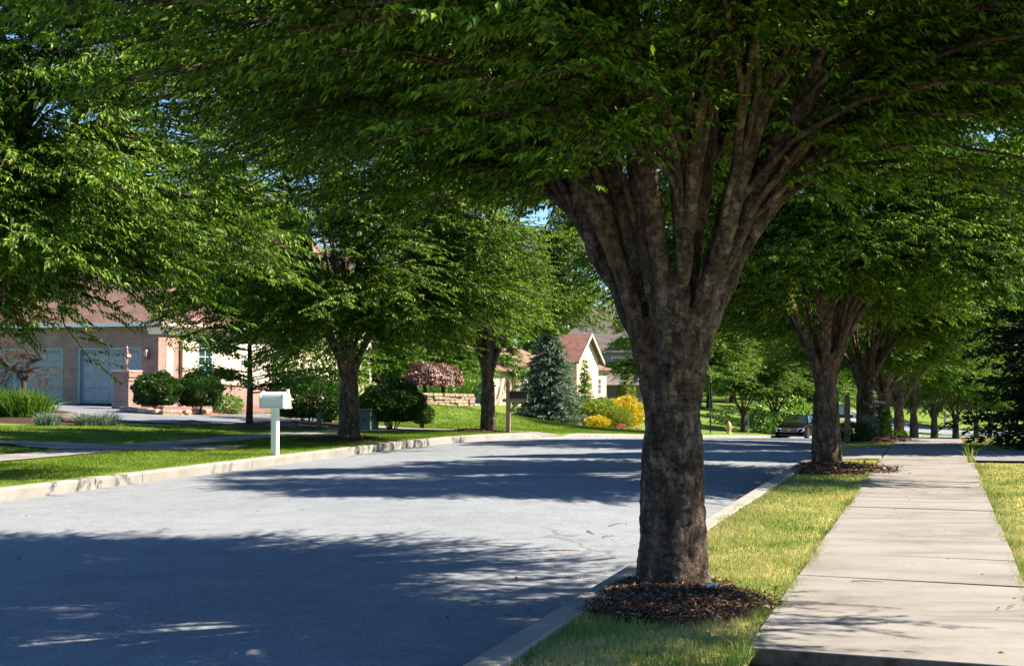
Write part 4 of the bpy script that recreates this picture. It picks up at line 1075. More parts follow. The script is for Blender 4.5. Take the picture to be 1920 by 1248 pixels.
def window(parent, x0, x1, z0, z1, y, axis, glass='glass_teal', cols=2, rows=3, sash=2, name='window', proud=0.03, label=None):
    """a window lying in the plane local y=const (axis 'x') or x=const (axis 'y'), facing -y or +x"""
    def bx(mb, a0, a1, d0, d1, b0, b1):
        if axis == 'x': mb.box(a0, a1, d0, d1, b0, b1)
        else: mb.box(-d1 + 2 * y, -d0 + 2 * y, a0, a1, b0, b1) if False else mb.box(y - (d1 - y), y - (d0 - y), a0, a1, b0, b1)
    fr = MB(); f = 0.07
    bx(fr, x0 - f, x0 + f * .4, y - proud, y + .03, z0, z1); bx(fr, x1 - f * .4, x1 + f, y - proud, y + .03, z0, z1)
    bx(fr, x0 - f, x1 + f, y - proud - .003, y + .03, z1, z1 + .1); 
    w = (x1 - x0) / sash
    for k in range(1, sash): bx(fr, x0 + k * w - .05, x0 + k * w + .05, y - proud + .004, y + .03, z0, z1)
    o = fr.build(name, M['trim_white'], parent)
    gl = MB(); bx(gl, x0 + .028, x1 - .028, y - .006, y + .02, z0, z1); gl.build('pane', M[glass], o)
    mu = MB()
    for k in range(sash):
        for c in range(1, cols):
            xx = x0 + k * w + w * c / cols; bx(mu, xx - .011, xx + .011, y - .016, y - .002, z0, z1)
    for r in range(1, rows): 
        zz = z0 + (z1 - z0) * r / rows; bx(mu, x0 + .03, x1 - .03, y - .018, y - .003, zz - .012, zz + .012)
    mu.build('muntins', M['trim_white'], o)
    si = MB(); bx(si, x0 - .12, x1 + .12, y - proud - .06, y + .02, z0 - .09, z0); si.build('sill', M['trim_white'], o)
    return o

def garage_door(parent, x0, x1, z1, y, cols=4, rows=4):
    d = MB(); d.box(x0, x1, y, y + .05, 0.0, z1)
    o = d.build('garage_door', M['garage'], parent)
    pm = MB(); W = (x1 - x0) / cols; Hh = z1 / rows
    for c in range(cols):
        for r in range(rows):
            a, b, e, g = x0 + c * W + .08, x0 + (c + 1) * W - .08, r * Hh + .08, (r + 1) * Hh - .08
            pm.add([(a, y - .002, e), (b, y - .002, e), (b, y - .002, g), (a, y - .002, g), (a + .04, y - .028, e + .04), (b - .04, y - .028, e + .04), (b - .04, y - .028, g - .04), (a + .04, y - .028, g - .04)],
                   [(4, 5, 6, 7), (0, 1, 5, 4), (1, 2, 6, 5), (2, 3, 7, 6), (3, 0, 4, 7)])
    for r in range(1, rows): pm.box(x0 + .002, x1 - .002, y - .012, y - .001, r * Hh - .012, r * Hh + .012)
    pm.build('raised_panels', M['garage'], o)
    sw = MB(); sw.box(x0, x1, y - .02, y - .001, -.02, .03); sw.build('bottom_seal', M['black'], o)
    return o

def wall_lantern(parent, x, y, z):
    m = MB(); m.box(x - .05, x + .05, y - .02, y, z - .1, z + .12); m.tube([(x, y - .02, z - .02), (x, y - .12, z - .09), (x, y - .16, z)], .014, 6)
    m.lathe([(.06, .0), (.075, .02), (.075, .03)], 8, (x, y - .16, z)); m.lathe([(.10, .24), (.05, .31), (.015, .36), (.01, .42)], 8, (x, y - .16, z))
    for k in range(4):
        a = PI / 4 + PI / 2 * k; m.beam((x + .06 * math.cos(a), y - .16 + .06 * math.sin(a), z + .02), (x + .085 * math.cos(a), y - .16 + .085 * math.sin(a), z + .25), .01)
    o = m.build('wall_lantern', M['copper'], parent)
    g = MB(); g.lathe([(.06, .03), (.085, .24)], 8, (x, y - .16, z)); g.build('lantern_glass', M['lamp_glass'], o)

# --- brick house with the garage, its corner at photo x 297
hp = Vector(((297 - CX) / F * 46.6, 46.6, EYE - (757.5 - HZ) / F * 46.6))
h1 = thing('brick_house', 'pink brick house with two blue grey garage doors and a brown shingle roof', 'house', hp, -TH)
w = MB(); EV = 2.98
ops = [(-3.72, -.77), (-7.35, -4.40), (-10.98, -8.03)]
def fr(x0, x1, z0, z1, mb=w): mb.box(x0, x1, 0, .22, z0, z1)
edges = [(-.77, 0), (-4.40, -3.72), (-8.03, -7.35), (-12, -10.98)]
for a, b in edges: fr(a, b, -1.0, 2.18)
fr(-12, 0, 2.18, EV)
w.box(-.22, 0, .22, 1.45, -1.0, EV)                                     # brick return on the sunny side
w.build('brick_wall', M['brick'], h1, uv=True)
cr = MB(); cr.box(-.01, .012, .5, .95, .15, 2.25); cr.build('brick_inset', M['brick_tan'], h1, uv=True)
w = MB(); w.box(-.3, -.08, 1.45, 13, .75, EV); w.box(-12, -11.8, .22, 9, -1, EV); w.box(-12, 0 - .3, 12.8, 13, -1, EV)
w.build('stucco_wall', M['stucco'], h1)
w = MB(); w.box(-.3, -.04, 1.45, 13, -1.0, .75); w.build('base_course', M['brick'], h1, uv=True)
w = MB(); w.box(-.1, .1, 1.45, 1.78, -1.0, 2.75); w.build('pilaster', M['trim'], h1)
w = MB(); w.tube([(.05, 1.38, -.8), (.05, 1.38, 2.9)], .045, 8); w.build('downspout', M['copper'], h1)
w = MB(); w.box(-.42, .05, -.05, 1.82, 2.66, 2.80); w.box(-.46, .09, -.09, 1.86, 2.80, EV + .002); w.build('corner_cornice', M['trim_white'], h1)
w = MB(); w.box(-12.2, .34, -.36, -.26, EV - .02, EV + .13); w.box(.24, .34, -.26, 13.2, EV - .02, EV + .13); w.build('gutter', M['trim_white'], h1)
w = MB(); w.box(-12.2, .24, -.26, .0, EV + .004, EV + .05); w.box(0.0, .24, 0, 13.2, EV + .004, EV + .05); w.build('soffit', M['trim'], h1)
for a, b in ops:
    t_ = MB(); t_.box(a - .0, a + .11, .02, .18, 0, 2.18); t_.box(b - .11, b, .02, .18, 0, 2.18); t_.box(a + .11, b - .11, .02, .18, 2.08, 2.18)
    t_.build('door_frame', M['garage'], h1); garage_door(h1, a + .11, b - .11, 2.08, .16)
wall_lantern(h1, -.46, 0, 1.78)
window(h1, 2.75, 3.75, 1.15, 2.55, -.08, 'y', cols=2, rows=4, sash=1)
rf = MB(); e0 = EV + .05
A, B, C_, D_ = (-12.3, -.34, e0), (.34, -.34, e0), (.34, 13.2, e0), (-12.3, 13.2, e0)
R1, R2 = (-5.0, 6.4, e0 + 5.6), (-12.3, 6.4, e0 + 5.6)
rf.prism([A, B, R1, R2], (0, 0, -.1)); rf.prism([B, C_, R1], (0, 0, -.1)); rf.prism([C_, D_, R2, R1], (0, 0, -.1))
rf.build('roof', M['shingle'], h1, uv=True)
# taller rear block
w = MB(); w.box(-10, -1.2, 10, 21, -1, 5.9); w.build('rear_wing', M['stucco'], h1)
rf = MB(); A, B, C_, D_ = (-10.4, 9.6, 5.92), (-.8, 9.6, 5.92), (-.8, 21.4, 5.92), (-10.4, 21.4, 5.92); R1, R2 = (-5.6, 14.2, 9.9), (-5.6, 17, 9.9)
rf.prism([A, B, R1], (0, 0, -.1)); rf.prism([B, C_, R2, R1], (0, 0, -.1)); rf.prism([C_, D_, R2], (0, 0, -.1)); rf.prism([D_, A, R1, R2], (0, 0, -.1))
rf.build('roof', M['shingle'], h1, uv=True)
window(h1, 12, 13.1, 3.6, 5.0, -1.2, 'y', cols=2, rows=4, sash=1); window(h1, 15.2, 16.4, 3.6, 5.0, -1.2, 'y', cols=2, rows=4, sash=1)

# --- second house, tan walls and red brown roof
h2 = thing('tan_house', 'cream walled house with a red brown gable behind the blue spruce', 'house', Vector(((922 - CX) / F * 80, 80, -.85)), -TH - .05)
w = MB(); w.box(-.25, 0, 0, 3.6, -1.5, 2.7); w.box(-.7, 0, -.003, .25, -1.5, 2.7); w.box(-7, -3.6, 0, .25, -1.5, 2.7); w.box(-3.6, -.7, 0, .25, 2.25, 2.7)
w.build('brick_wall', M['brick_tan'], h2, uv=True)
w = MB(); w.box(-7, -3.3, -.35, -.003, -1, 2.5); w.build('dark_brick_wall', M['brick_dark'], h2, uv=True)
garage_door(h2, -3.2, -.75, 2.2, .1)
w = MB(); w.box(-.6, .25, 3.6, 9.5, -1.5, 2.75); w.box(-.6, 0, 9.5, 18, -1.5, 2.75); w.build('stucco_wall', M['stucco_yellow'], h2)
w = MB(); w.box(-2, .9, 14.4, 19.6, -1.5, 3.7); w.add([(.9, 14.4, 3.7), (.9, 19.6, 3.7), (.9, 17, 5.45), (.6, 14.4, 3.7), (.6, 19.6, 3.7), (.6, 17, 5.45)], [(0, 1, 2), (3, 5, 4), (0, 2, 5, 3), (1, 4, 5, 2)])
w.build('gable_wall', M['stucco_yellow'], h2)
ar = MB(); seg = [(.93, 17 + 1.1 * math.cos(a), 2.0 + 1.0 * math.sin(a)) for a in np.linspace(0, PI, 13)]
ar.prism([(.93, 18.1, -.5)] + seg + [(.93, 15.9, -.5)], (.05, 0, 0)); ar.build('arched_entry', M['stucco'], h2)
ag = MB(); seg = [(.985, 17 + .85 * math.cos(a), 1.95 + .8 * math.sin(a)) for a in np.linspace(0, PI, 13)]
ag.prism([(.985, 17.85, -.5)] + seg + [(.985, 16.15, -.5)], (.015, 0, 0)); ag.build('front_door', M['wood_tan'], h2)
rf = MB()
rf.prism([(.4, -.4, 2.75), (.4, 14.2, 2.75), (-4, 14.2, 4.6), (-4, 3.2, 4.6)], (0, 0, -.1)); rf.prism([(-8.4, -.4, 2.75), (.4, -.4, 2.75), (-4, 3.2, 4.6)], (0, 0, -.1))
rf.prism([(-8.4, -.4, 2.75), (-4, 3.2, 4.6), (-4, 14.2, 4.6), (-8.4, 14.2, 2.75)], (0, 0, -.1))
rf.build('main_roof', M['shingle'], h2, uv=True)
rf = MB(); rf.prism([(1.25, 13.9, 3.4), (1.25, 17, 5.6), (-2.4, 17, 5.6), (-2.4, 13.9, 3.4)], (0, 0, -.12)); rf.prism([(1.25, 17, 5.6), (1.25, 20.1, 3.4), (-2.4, 20.1, 3.4), (-2.4, 17, 5.6)], (0, 0, -.12))
rf.build('gable_roof', M['shingle_red'], h2, uv=True)
rk = MB(); rk.prism([(1.253, 13.85, 3.2), (1.253, 17, 5.43), (1.253, 20.15, 3.2), (1.253, 20.15, 3.44), (1.253, 17, 5.66), (1.253, 13.85, 3.44)], (.05, 0, 0)); rk.build('rake_board', M['trim'], h2)
w = MB(); w.box(-5, .3, 19.6, 23.6, -1.5, 2.9); w.build('bay_wall', M['stucco'], h2)
rf = MB(); rf.prism([(.7, 19.61, 2.92), (.7, 24.2, 2.92), (-3, 22.4, 4.3), (-3, 19.61, 4.3)], (0, 0, -.1)); rf.prism([(.7, 24.2, 2.92), (-5, 24.2, 2.92), (-3, 22.4, 4.3)], (0, 0, -.1)); rf.build('bay_roof', M['shingle'], h2, uv=True)
window(h2, 21.3, 22.1, .9, 2.1, .3, 'y', cols=2, rows=3, sash=1)
window(h2, 5, 6.4, .6, 2.0, .25, 'y', cols=2, rows=3, sash=2)
window(h2, 11, 12.4, .6, 2.0, 0, 'y', cols=2, rows=3, sash=2)

# --- third house, grey two storey
h3 = thing('grey_house', 'grey two storey house with a big grey shingle roof behind the tan house', 'house', Vector(((1215 - CX) / F * 112, 112, -1.9)), -TH - .1)
w = MB(); w.box(-9, 0, 0, 10, -1.5, 5.75); w.build('siding_wall', M['siding_grey'], h3)
rf = MB(); A, B, C_, D_ = (-9.5, -.5, 5.76), (.5, -.5, 5.76), (.5, 10.5, 5.76), (-9.5, 10.5, 5.76); R1, R2 = (-3.2, 5, 10.2), (-7.0, 5, 10.2)
rf.prism([A, B, R1, R2], (0, 0, -.12)); rf.prism([B, C_, R1], (0, 0, -.12)); rf.prism([C_, D_, R2, R1], (0, 0, -.12)); rf.prism([D_, A, R2], (0, 0, -.12)); rf.build('main_roof', M['shingle_grey'], h3, uv=True)
g_ = MB(); g_.box(-9.5, .5, -.62, -.5, 5.6, 5.8); g_.build('gutter', M['trim_white'], h3)
window(h3, -3.5, -1.0, 3.5, 5.1, 0, 'x', cols=3, rows=3, sash=2); window(h3, -7.6, -6.4, 3.5, 5.1, 0, 'x', cols=2, rows=3, sash=1)
w = MB(); w.box(-6.2, 1.5, -5.5, -5.25, 1.55, 2.65); w.box(-6.2, -5.6, -5.5, -5.25, -1.5, 1.55); w.box(-2.6, -1.8, -5.5, -5.25, -1.5, 1.55); w.box(-6.2, -6, -5.25, 0, -1.5, 2.65); w.box(1.3, 1.5, -5.25, 0, -1.5, 2.65)
w.build('brick_wall', M['brick_dark'], h3, uv=True)
o_ = garage_door(h3, -5.6, -2.6, 1.55, -5.4, 5, 4); garage_door(h3, -1.8, 1.3, 1.55, -5.4, 5, 4)
rf = MB(); rf.prism([(-6.7, -6, 2.65), (2, -6, 2.65), (-.6, -.02, 4.5), (-5, -.02, 4.5)], (0, 0, -.1)); rf.prism([(2, -6, 2.65), (2, -.02, 2.65), (-.6, -.02, 4.5)], (0, 0, -.1)); rf.prism([(-6.7, -.02, 2.65), (-6.7, -6, 2.65), (-5, -.02, 4.5)], (0, 0, -.1)); rf.build('garage_roof', M['shingle_grey'], h3, uv=True)
wall_lantern(h3, -4.1, -5.5, 1.9)
rf = MB(); rf.add([(-3.9, -.9, 5.8), (-.6, -.9, 5.8), (-2.25, -.9, 7.1), (-2.25, 2.5, 7.1), (-3.9, 1.0, 5.9), (-.6, 1.0, 5.9)], [(0, 2, 3, 4), (2, 1, 5, 3), (0, 1, 2)]); rf.build('dormer_roof', M['shingle_grey'], h3, uv=True)

# ------------------------------------------------------------------ brick pier with lantern, yard sign, bed edging
pp = G(238, 768)
t = thing('brick_pier', 'square brick pier topped by a copper lantern by the driveway', 'pier', pp, -TH)
m_ = MB(); m_.box(-.36, .36, -.36, .36, -.3, .28); m_.box(-.31, .31, -.31, .31, .28, 1.05); m_.box(-.345, .345, -.345, .345, 1.05, 1.18); m_.box(-.38, .38, -.38, .38, 1.18, 1.36)
m_.build('shaft', M['brick'], t, uv=True)
m_ = MB(); m_.box(-.40, .40, -.40, .40, 1.36, 1.42); m_.build('cap', M['brick_tan'], t, uv=True, bevel=.01)
m_ = MB(); m_.lathe([(.10, 1.42), (.09, 1.46), (.04, 1.49), (.035, 1.58), (.08, 1.62)], 10); m_.lathe([(.17, 1.92), (.14, 1.98), (.07, 2.04), (.05, 2.12), (.03, 2.18), (.045, 2.22), (.015, 2.28), (.004, 2.36)], 8)
for k in range(6):
    a = PI / 3 * k; m_.beam((.075 * math.cos(a), .075 * math.sin(a), 1.62), (.145 * math.cos(a), .145 * math.sin(a), 1.93), .016)
lo = m_.build('lantern', M['copper'], t)
m_ = MB(); m_.lathe([(.065, 1.622), (.132, 1.918)], 6); m_.build('lantern_glass', M['lamp_glass'], lo)

t = thing('yard_sign', 'small blue yard sign on a thin stake in front of the round boxwoods', 'sign', G(343, 772) + Vector((0, -.15, 0)), -.1)
m_ = MB(); m_.box(-.17, .17, -.012, .0, .28, .56); m_.build('board', M['sign_blue'], t)
m_ = MB(); m_.box(-.012, .012, .001, .014, -.15, .5); m_.build('stake', M['trim'], t)
text_obj('FOX', .12, M['white_paint'], t, (0, -.014, .5), (PI / 2, 0, 0))
m_ = MB(); m_.box(-.14, -.09, -.016, -.0121, .37, .42); m_.build('dark_mark', M['black'], t); m_ = MB(); m_.box(.09, .14, -.016, -.0121, .37, .42); m_.build('dark_mark', M['black'], t)
m_ = MB(); m_.box(-.15, .15, -.015, -.0121, .30, .345); m_.box(-.08, .08, -.0152, -.0122, .385, .41); m_.build('pale_marks', M['white_paint'], t)

t = thing('stone_bed_edging', 'low curved edging of flat tan stones in front of the boxwoods', 'edging')
m_ = MB(); re_ = random.Random(8)
path = [G(a, b) for a, b in ((228, 772), (262, 776), (300, 778.5), (340, 779), (380, 777.5), (412, 772))]
for row in range(2):
    for i in range(len(path) - 1):
        a, b = path[i], path[i + 1]; L_ = (b - a).length; u = re_.uniform(0, .1)
        while u < L_ - .15:
            ww = min(re_.uniform(.28, .55), L_ - u); d = (b - a).normalized(); nn = Vector((-d.y, d.x, 0)); c = a + d * u
            z = ground(c.x, c.y) - .06 + row * .13; o2 = re_.uniform(-.05, .05)
            q0, q1 = c + nn * (-.14 + o2), c + d * (ww - .02) + nn * (-.14 + o2); q0.z = q1.z = z
            m_.prism([q0, q1, q1 + nn * .28, q0 + nn * .28], (0, 0, .12)); u += ww
m_.build('stones', M['stone'], t, bevel=.025)

# ------------------------------------------------------------------ mailboxes
def mailbox_shell(mb, L_, W_, Hs, z, x0):
    """a box with a rounded top lying along local x"""
    n = 10; ring = [(-W_ / 2, 0), (W_ / 2, 0)] + [(W_ / 2 * math.cos(a), Hs + W_ / 2 * .92 * math.sin(a)) for a in np.linspace(0, PI, n)]
    mb.prism([(x0, y, z + zz) for y, zz in ring], (L_, 0, 0))
    return ring
mp_ = G(517, 852)
t = thing('white_mailbox', 'large white mailbox on a square white post at the left kerb', 'mailbox', mp_, -TH)
t.scale = (.88, .92, .945)
m_ = MB(); m_.box(-.062, .062, -.062, .062, -.3, .875); m_.build('post', M['white_paint'], t, bevel=.006)
m_ = MB(); mailbox_shell(m_, .52, .27, .155, .90, -.26); o_ = m_.build('box', M['white_paint'], t, smooth=False)
m_ = MB(); mailbox_shell(m_, .03, .30, .16, .893, .235); mailbox_shell(m_, .025, .295, .158, .894, -.285)
m_.box(-.26, .235, -.150, .150, 1.045, 1.062); m_.build('rims', M['white_paint'], t)
m_ = MB(); m_.box(-.28, .29, -.155, .155, .865, .898); m_.build('base_plate', M['white_paint'], t, bevel=.006)
m_ = MB(); mailbox_shell(m_, .022, .25, .15, .90, .262); m_.box(.255, .30, -.035, .035, 1.165, 1.225); m_.box(.262, .31, .11, .16, 1.02, 1.05); dr = m_.build('front_door', M['white_paint'], t)
for k, ch in enumerate('388'):
    text_obj(ch, .105, M['brass'], dr, (.288, .0, 1.12 - k * .078), (PI / 2, 0, PI / 2), 'house_number', .004)

bp_ = GY(953, 34.2)
t = thing('black_mailbox', 'black mailbox on a tan timber post with brace beside the dark street tree', 'mailbox', bp_, -TH + .12)
m_ = MB(); m_.box(-.055, .055, -.055, .055, -.3, 1.42); m_.add([(-.055, -.055, 1.42), (.055, -.055, 1.42), (.055, .055, 1.42), (-.055, .055, 1.42), (0, 0, 1.47)], [(0, 1, 4), (1, 2, 4), (2, 3, 4), (3, 0, 4)])
m_.build('post', M['wood_tan'], t)
m_ = MB(); m_.box(-.16, .54, -.052, .052, .85, .945); m_.build('arm', M['wood_tan'], t)
m_ = MB(); m_.beam((.05, 0, .60), (.30, 0, .86), .075, .07); m_.build('brace', M['wood_tan'], t)
m_ = MB(); mailbox_shell(m_, .50, .20, .13, .947, .06); m_.build('box', M['black'], t)
m_ = MB(); mailbox_shell(m_, .025, .212, .135, .944, .555); m_.build('front_door', M['chrome'], t)

wp = GS(28.2, -1.93)
t = thing('pale_mailbox', 'pale mailbox with dark digits on a brown timber post between two street trees', 'mailbox', wp, -TH)
m_ = MB(); m_.box(-.06, .06, -.06, .06, -.3, 1.0); m_.add([(-.06, -.06, 1.0), (.06, -.06, 1.0), (.06, .06, 1.0), (-.06, .06, 1.0), (0, 0, 1.06)], [(0, 1, 4), (1, 2, 4), (2, 3, 4), (3, 0, 4)]); m_.build('post', M['wood'], t)
m_ = MB(); m_.box(-.50, .12, -.05, .05, .52, .60); m_.build('arm', M['wood'], t)
m_ = MB(); m_.beam((-.05, 0, .22), (-.34, 0, .53), .06, .06); m_.build('brace', M['wood'], t)
m_ = MB(); mailbox_shell(m_, .46, .18, .12, .603, -.53); bx = m_.build('box', M['white_paint'], t)
text_obj('2291', .075, M['ink'], bx, (-.33, -.0915, .68), (PI / 2, 0, 0), 'house_number', .001)
m_ = MB(); m_.box(-.40, -.24, -.053, -.0502, .575, .598); m_.build('yellow_tag', M['leaf_lime'], t)

np_ = GY(1640, 32.2) + Vector((0, 0, -.08))
t = thing('navy_mailbox', 'navy mailbox with white digits half hidden behind the ivy footed tree', 'mailbox', np_, -TH)
m_ = MB(); m_.box(-.05, .05, .1, .2, -.3, .78); m_.build('post', M['trim'], t)
m_ = MB(); mailbox_shell(m_, .50, .20, .15, .80, -.28); bx = m_.build('box', M['navy'], t)
m_ = MB(); m_.box(-.28, .24, -.09, .09, .76, .798); m_.build('support_board', M['trim'], t)
text_obj('2281', .11, M['white_paint'], bx, (-.0, -.1015, .905), (PI / 2, 0, 0), 'house_number', .001)

fp = GY(1770, 128)
t = thing('white_post_mailbox', 'far white mailbox on a tall white post beyond the cross street', 'mailbox', fp, 0)
m_ = MB(); m_.box(-.09, .09, -.09, .09, -.3, 1.75); m_.build('post', M['white_paint'], t)
m_ = MB(); mailbox_shell(m_, .5, .32, .2, 1.05, .09); m_.build('box', M['white_paint'], t)
m_ = MB(); m_.box(.15, .35, -.17, -.1601, 1.12, 1.28); m_.build('dark_badge', M['navy'], t)
t = thing('brown_mailbox', 'small brown box on two thin legs beside the slim zelkova at the far driveway', 'mailbox', GY(1838, 104), 0)
m_ = MB(); mailbox_shell(m_, .55, .3, .12, .72, -.27); m_.build('box', M['wood'], t)
m_ = MB(); m_.box(-.2, -.16, -.02, .02, -.2, .72); m_.box(.1, .14, -.02, .02, -.2, .72); m_.build('legs', M['black'], t)

# ------------------------------------------------------------------ utility boxes, bollard, hydrant, pole
t = thing('transformer_box', 'dark green utility transformer box between the thick trunk and the dark evergreen', 'utility box', G(672, 806) + Vector((.15, .1, 0)), -TH)
m_ = MB(); m_.box(-.2, .33, -.28, .28, -.1, .56); m_.build('cabinet', M['utility'], t, bevel=.015)
m_ = MB(); m_.box(-.22, .35, -.30, .30, .56, .60); m_.build('lid', M['utility'], t, bevel=.012)
m_ = MB(); m_.box(.0, .015, -.286, -.2801, .02, .52); m_.box(.1, .18, -.292, -.2801, .26, .36); m_.build('door_seam', M['black'], t)
t = thing('utility_pedestal', 'short dark green utility pedestal left of the thick brown trunk', 'utility post', G(600, 804), -TH)
m_ = MB(); m_.lathe([(.085, -.1), (.085, .06), (.075, .07), (.075, .38), (.08, .385), (.08, .44), (.06, .47), (.0, .485)], 12); m_.build('housing', M['utility'], t, smooth=False)
m_ = MB(); m_.box(.07, .082, -.03, .03, .15, .3); m_.build('label_plate', M['trim'], t)

hp_ = GY(1366, 72)
t = thing('fire_hydrant', 'cream fire hydrant on the far grass left of the slender tree', 'hydrant', hp_, .3)
m_ = MB(); m_.lathe([(.17, -.1), (.17, .04), (.12, .05), (.115, .42), (.155, .43), (.155, .48), (.135, .49), (.125, .57), (.085, .65), (.04, .69), (.03, .70)], 14); m_.build('barrel', M['hydrant'], t)
m_ = MB(); m_.box(-.025, .025, -.025, .025, .70, .76); m_.build('operating_nut', M['hydrant'], t)
for nm, a in (('side_outlet', 0), ('side_outlet', PI), ('front_outlet', -PI / 2)):
    r_ = .06 if nm == 'side_outlet' else .08
    m_ = MB(); d = Vector((math.cos(a), math.sin(a), 0)); m_.tube([d * .1 + Vector((0, 0, .36)), d * .19 + Vector((0, 0, .36)), d * .191 + Vector((0, 0, .36)), d * .23 + Vector((0, 0, .36))], [r_, r_, r_ * 1.2, r_ * 1.2], 10); m_.build(nm, M['hydrant'], t)

t = thing('sign_post', 'tall thin dark pole with a narrow edge on sign left of the hydrant', 'pole', GY(1331, 70.5), 0)
m_ = MB(); m_.box(-.035, .035, -.035, .035, -.3, 2.75); m_.build('pole', M['black'], t)
m_ = MB(); m_.box(.036, .05, -.3, .3, 1.95, 2.7); m_.build('sign_plate', M['chrome'], t)
t = thing('short_post', 'short pale stake on the verge between the two far trunks', 'post', GY(1402, 79), 0)
m_ = MB(); m_.lathe([(.06, -.1), (.06, 1.0), (.02, 1.06)], 8); m_.build('shaft', M['siding_grey'], t); m_ = MB(); m_.lathe([(.065, 0.02), (.065, .2)], 8); m_.build('base', M['white_paint'], t)

# ------------------------------------------------------------------ the car
cs, ctt = 78.0, -9.75
cx_, cy_ = st2xy(cs, ctt); cang = TH + (cs - BEND0) / BENDR
car = thing('parked_car', 'dark sedan with lit chrome grille facing the camera down the street', 'car', (cx_, cy_, road_z(cs, ctt)), -cang)
# local: -y is the front, x to the side, length 5.1
def ringc(y, hw, zb, zt, crown, n=7):
    pts = [(-hw * .96, y, zb), (-hw, y, zb + .12), (-hw, y, zt - .14), (-hw * .95, y, zt - .04)]
    top = [(hw * .95 * u, y, zt + crown * (1 - u * u)) for u in np.linspace(-.86, .86, n)]
    return pts + top + [(hw * .95, y, zt - .04), (hw, y, zt - .14), (hw, y, zb + .12), (hw * .96, y, zb)]
secs = [(-2.58, .62, .34, .62, .02), (-2.52, .80, .24, .70, .03), (-2.38, .89, .20, .77, .04), (-2.0, .93, .19, .83, .05), (-1.2, .945, .19, .92, .05), (-.9, .945, .19, .95, .04),
        (0, .95, .19, .97, .03), (1.2, .95, .19, .98, .03), (1.9, .94, .2, 1.0, .04), (2.35, .91, .22, .98, .04), (2.55, .86, .28, .92, .03), (2.62, .7, .36, .8, .02)]
vs, fs = [], []
for s_ in secs: vs += ringc(*s_)
k = len(ringc(*secs[0]))
for i in range(len(secs) - 1):
    for j in range(k): a, b = i * k + j, i * k + (j + 1) % k; fs.append((a, b, b + k, a + k))
fs.append(tuple(range(k))); fs.append(tuple((len(secs) - 1) * k + i for i in range(k))[::-1])
me = bpy.data.meshes.new('body'); me.from_pydata(vs, [], fs); me.update()
bm = bmesh.new(); bm.from_mesh(me); bmesh.ops.recalc_face_normals(bm, faces=bm.faces); bm.to_mesh(me); bm.free()
for q in me.polygons: q.use_smooth = True
body = link('body', me, M['car'], car)
# cabin: base z .97 at y -.95..1.85, roof z 1.44 at y -.1..1.1
def cab(y, hw, z): return (-hw, y, z), (hw, y, z)
b0, b1, b2, b3 = (-.98, .80, .95), (1.9, .80, .98), (1.2, .60, 1.42), (-.15, .60, 1.42)
rfm = MB()
for sx in (-1, 1):
    rfm.beam((sx * .80, -.98, .95), (sx * .60, -.15, 1.41), .07, .06); rfm.beam((sx * .80, 1.9, .97), (sx * .60, 1.2, 1.41), .12, .08); rfm.beam((sx * .815, .45, .97), (sx * .61, .5, 1.41), .09, .05)
n_ = 6; vs = []
for y, hw, z in ((-.2, .6, 1.40), (-.1, .62, 1.435), (.5, .625, 1.46), (1.1, .61, 1.445), (1.25, .59, 1.40)):
    vs += [(hw * u, y, z - .035 * u * u) for u in np.linspace(-1, 1, n_)]
fs = [(r * n_ + c, r * n_ + c + 1, (r + 1) * n_ + c + 1, (r + 1) * n_ + c) for r in range(4) for c in range(n_ - 1)]
rfm.add(vs, fs); rfm.build('roof', M['car'], car)
def pane(name, pts, m='glass_car'):
    q = MB(); nrm = (Vector(pts[1]) - Vector(pts[0])).cross(Vector(pts[2]) - Vector(pts[0])).normalized(); q.prism(pts, nrm * .012); return q.build(name, M[m], car)
pane('windscreen', [(-.76, -.95, .965), (.76, -.95, .965), (.57, -.17, 1.40), (-.57, -.17, 1.40)])
pane('rear_window', [(.74, 1.87, .985), (-.74, 1.87, .985), (-.56, 1.22, 1.40), (.56, 1.22, 1.40)])
for sx in (-1, 1): pane('side_window', [(sx * .80, -.88, .975), (sx * .80, 1.75, .985), (sx * .605, 1.15, 1.40), (sx * .605, -.12, 1.40)])
mi = MB(); mi.box(-.16, .16, -.46, -.44, 1.26, 1.33); mi.build('rear_view_mirror', M['black'], car)
for sx in (-1, 1):
    q = MB(); q.lathe([(.03, -.08), (.08, -.06), (.09, 0), (.08, .06), (.03, .08)], 8, (sx * 1.03, -.72, 1.02)); q.beam((sx * .86, -.70, .97), (sx * .98, -.72, .99), .05); q.build('side_mirror', M['car'], car)
    q = MB(); q.prism([(sx * .49, -2.575, .50), (sx * .81, -2.52, .50), (sx * .87, -2.45, .73), (sx * .49, -2.565, .72)], (0, -.02, 0)); h_ = q.build('headlight', M['lens'], car)
    q = MB(); q.prism([(sx * .82, -2.53, .55), (sx * .875, -2.44, .56), (sx * .89, -2.40, .69), (sx * .86, -2.46, .69)], (0, -.02, 0)); q.build('turn_signal', M['amber'], h_)
g_ = MB(); g_.box(-.46, .46, -2.615, -2.57, .50, .70); gr = g_.build('grille', M['black'], car)
g_ = MB(); g_.box(-.48, .48, -2.635, -2.6, .69, .708); g_.box(-.47, .47, -2.632, -2.6, .495, .505)
for kx in range(-2, 3): g_.box(kx * .16 - .003, kx * .16 + .003, -2.628, -2.6, .51, .69)
g_.box(-.46, .46, -2.626, -2.6, .597, .604); g_.build('grille_trim', M['chrome'], gr)
g_ = MB(); g_.lathe([(.055, 0), (.05, .012)], 12); o_ = g_.build('emblem', M['chrome'], gr, (0, -2.637, .6)); o_.rotation_euler = (PI / 2, 0, 0)
g_ = MB(); g_.prism([(-.88, -2.50, .22), (.88, -2.50, .22), (.86, -2.62, .26), (-.86, -2.62, .26)], (0, 0, .2)); g_.build('front_bumper', M['car'], car, bevel=.03)
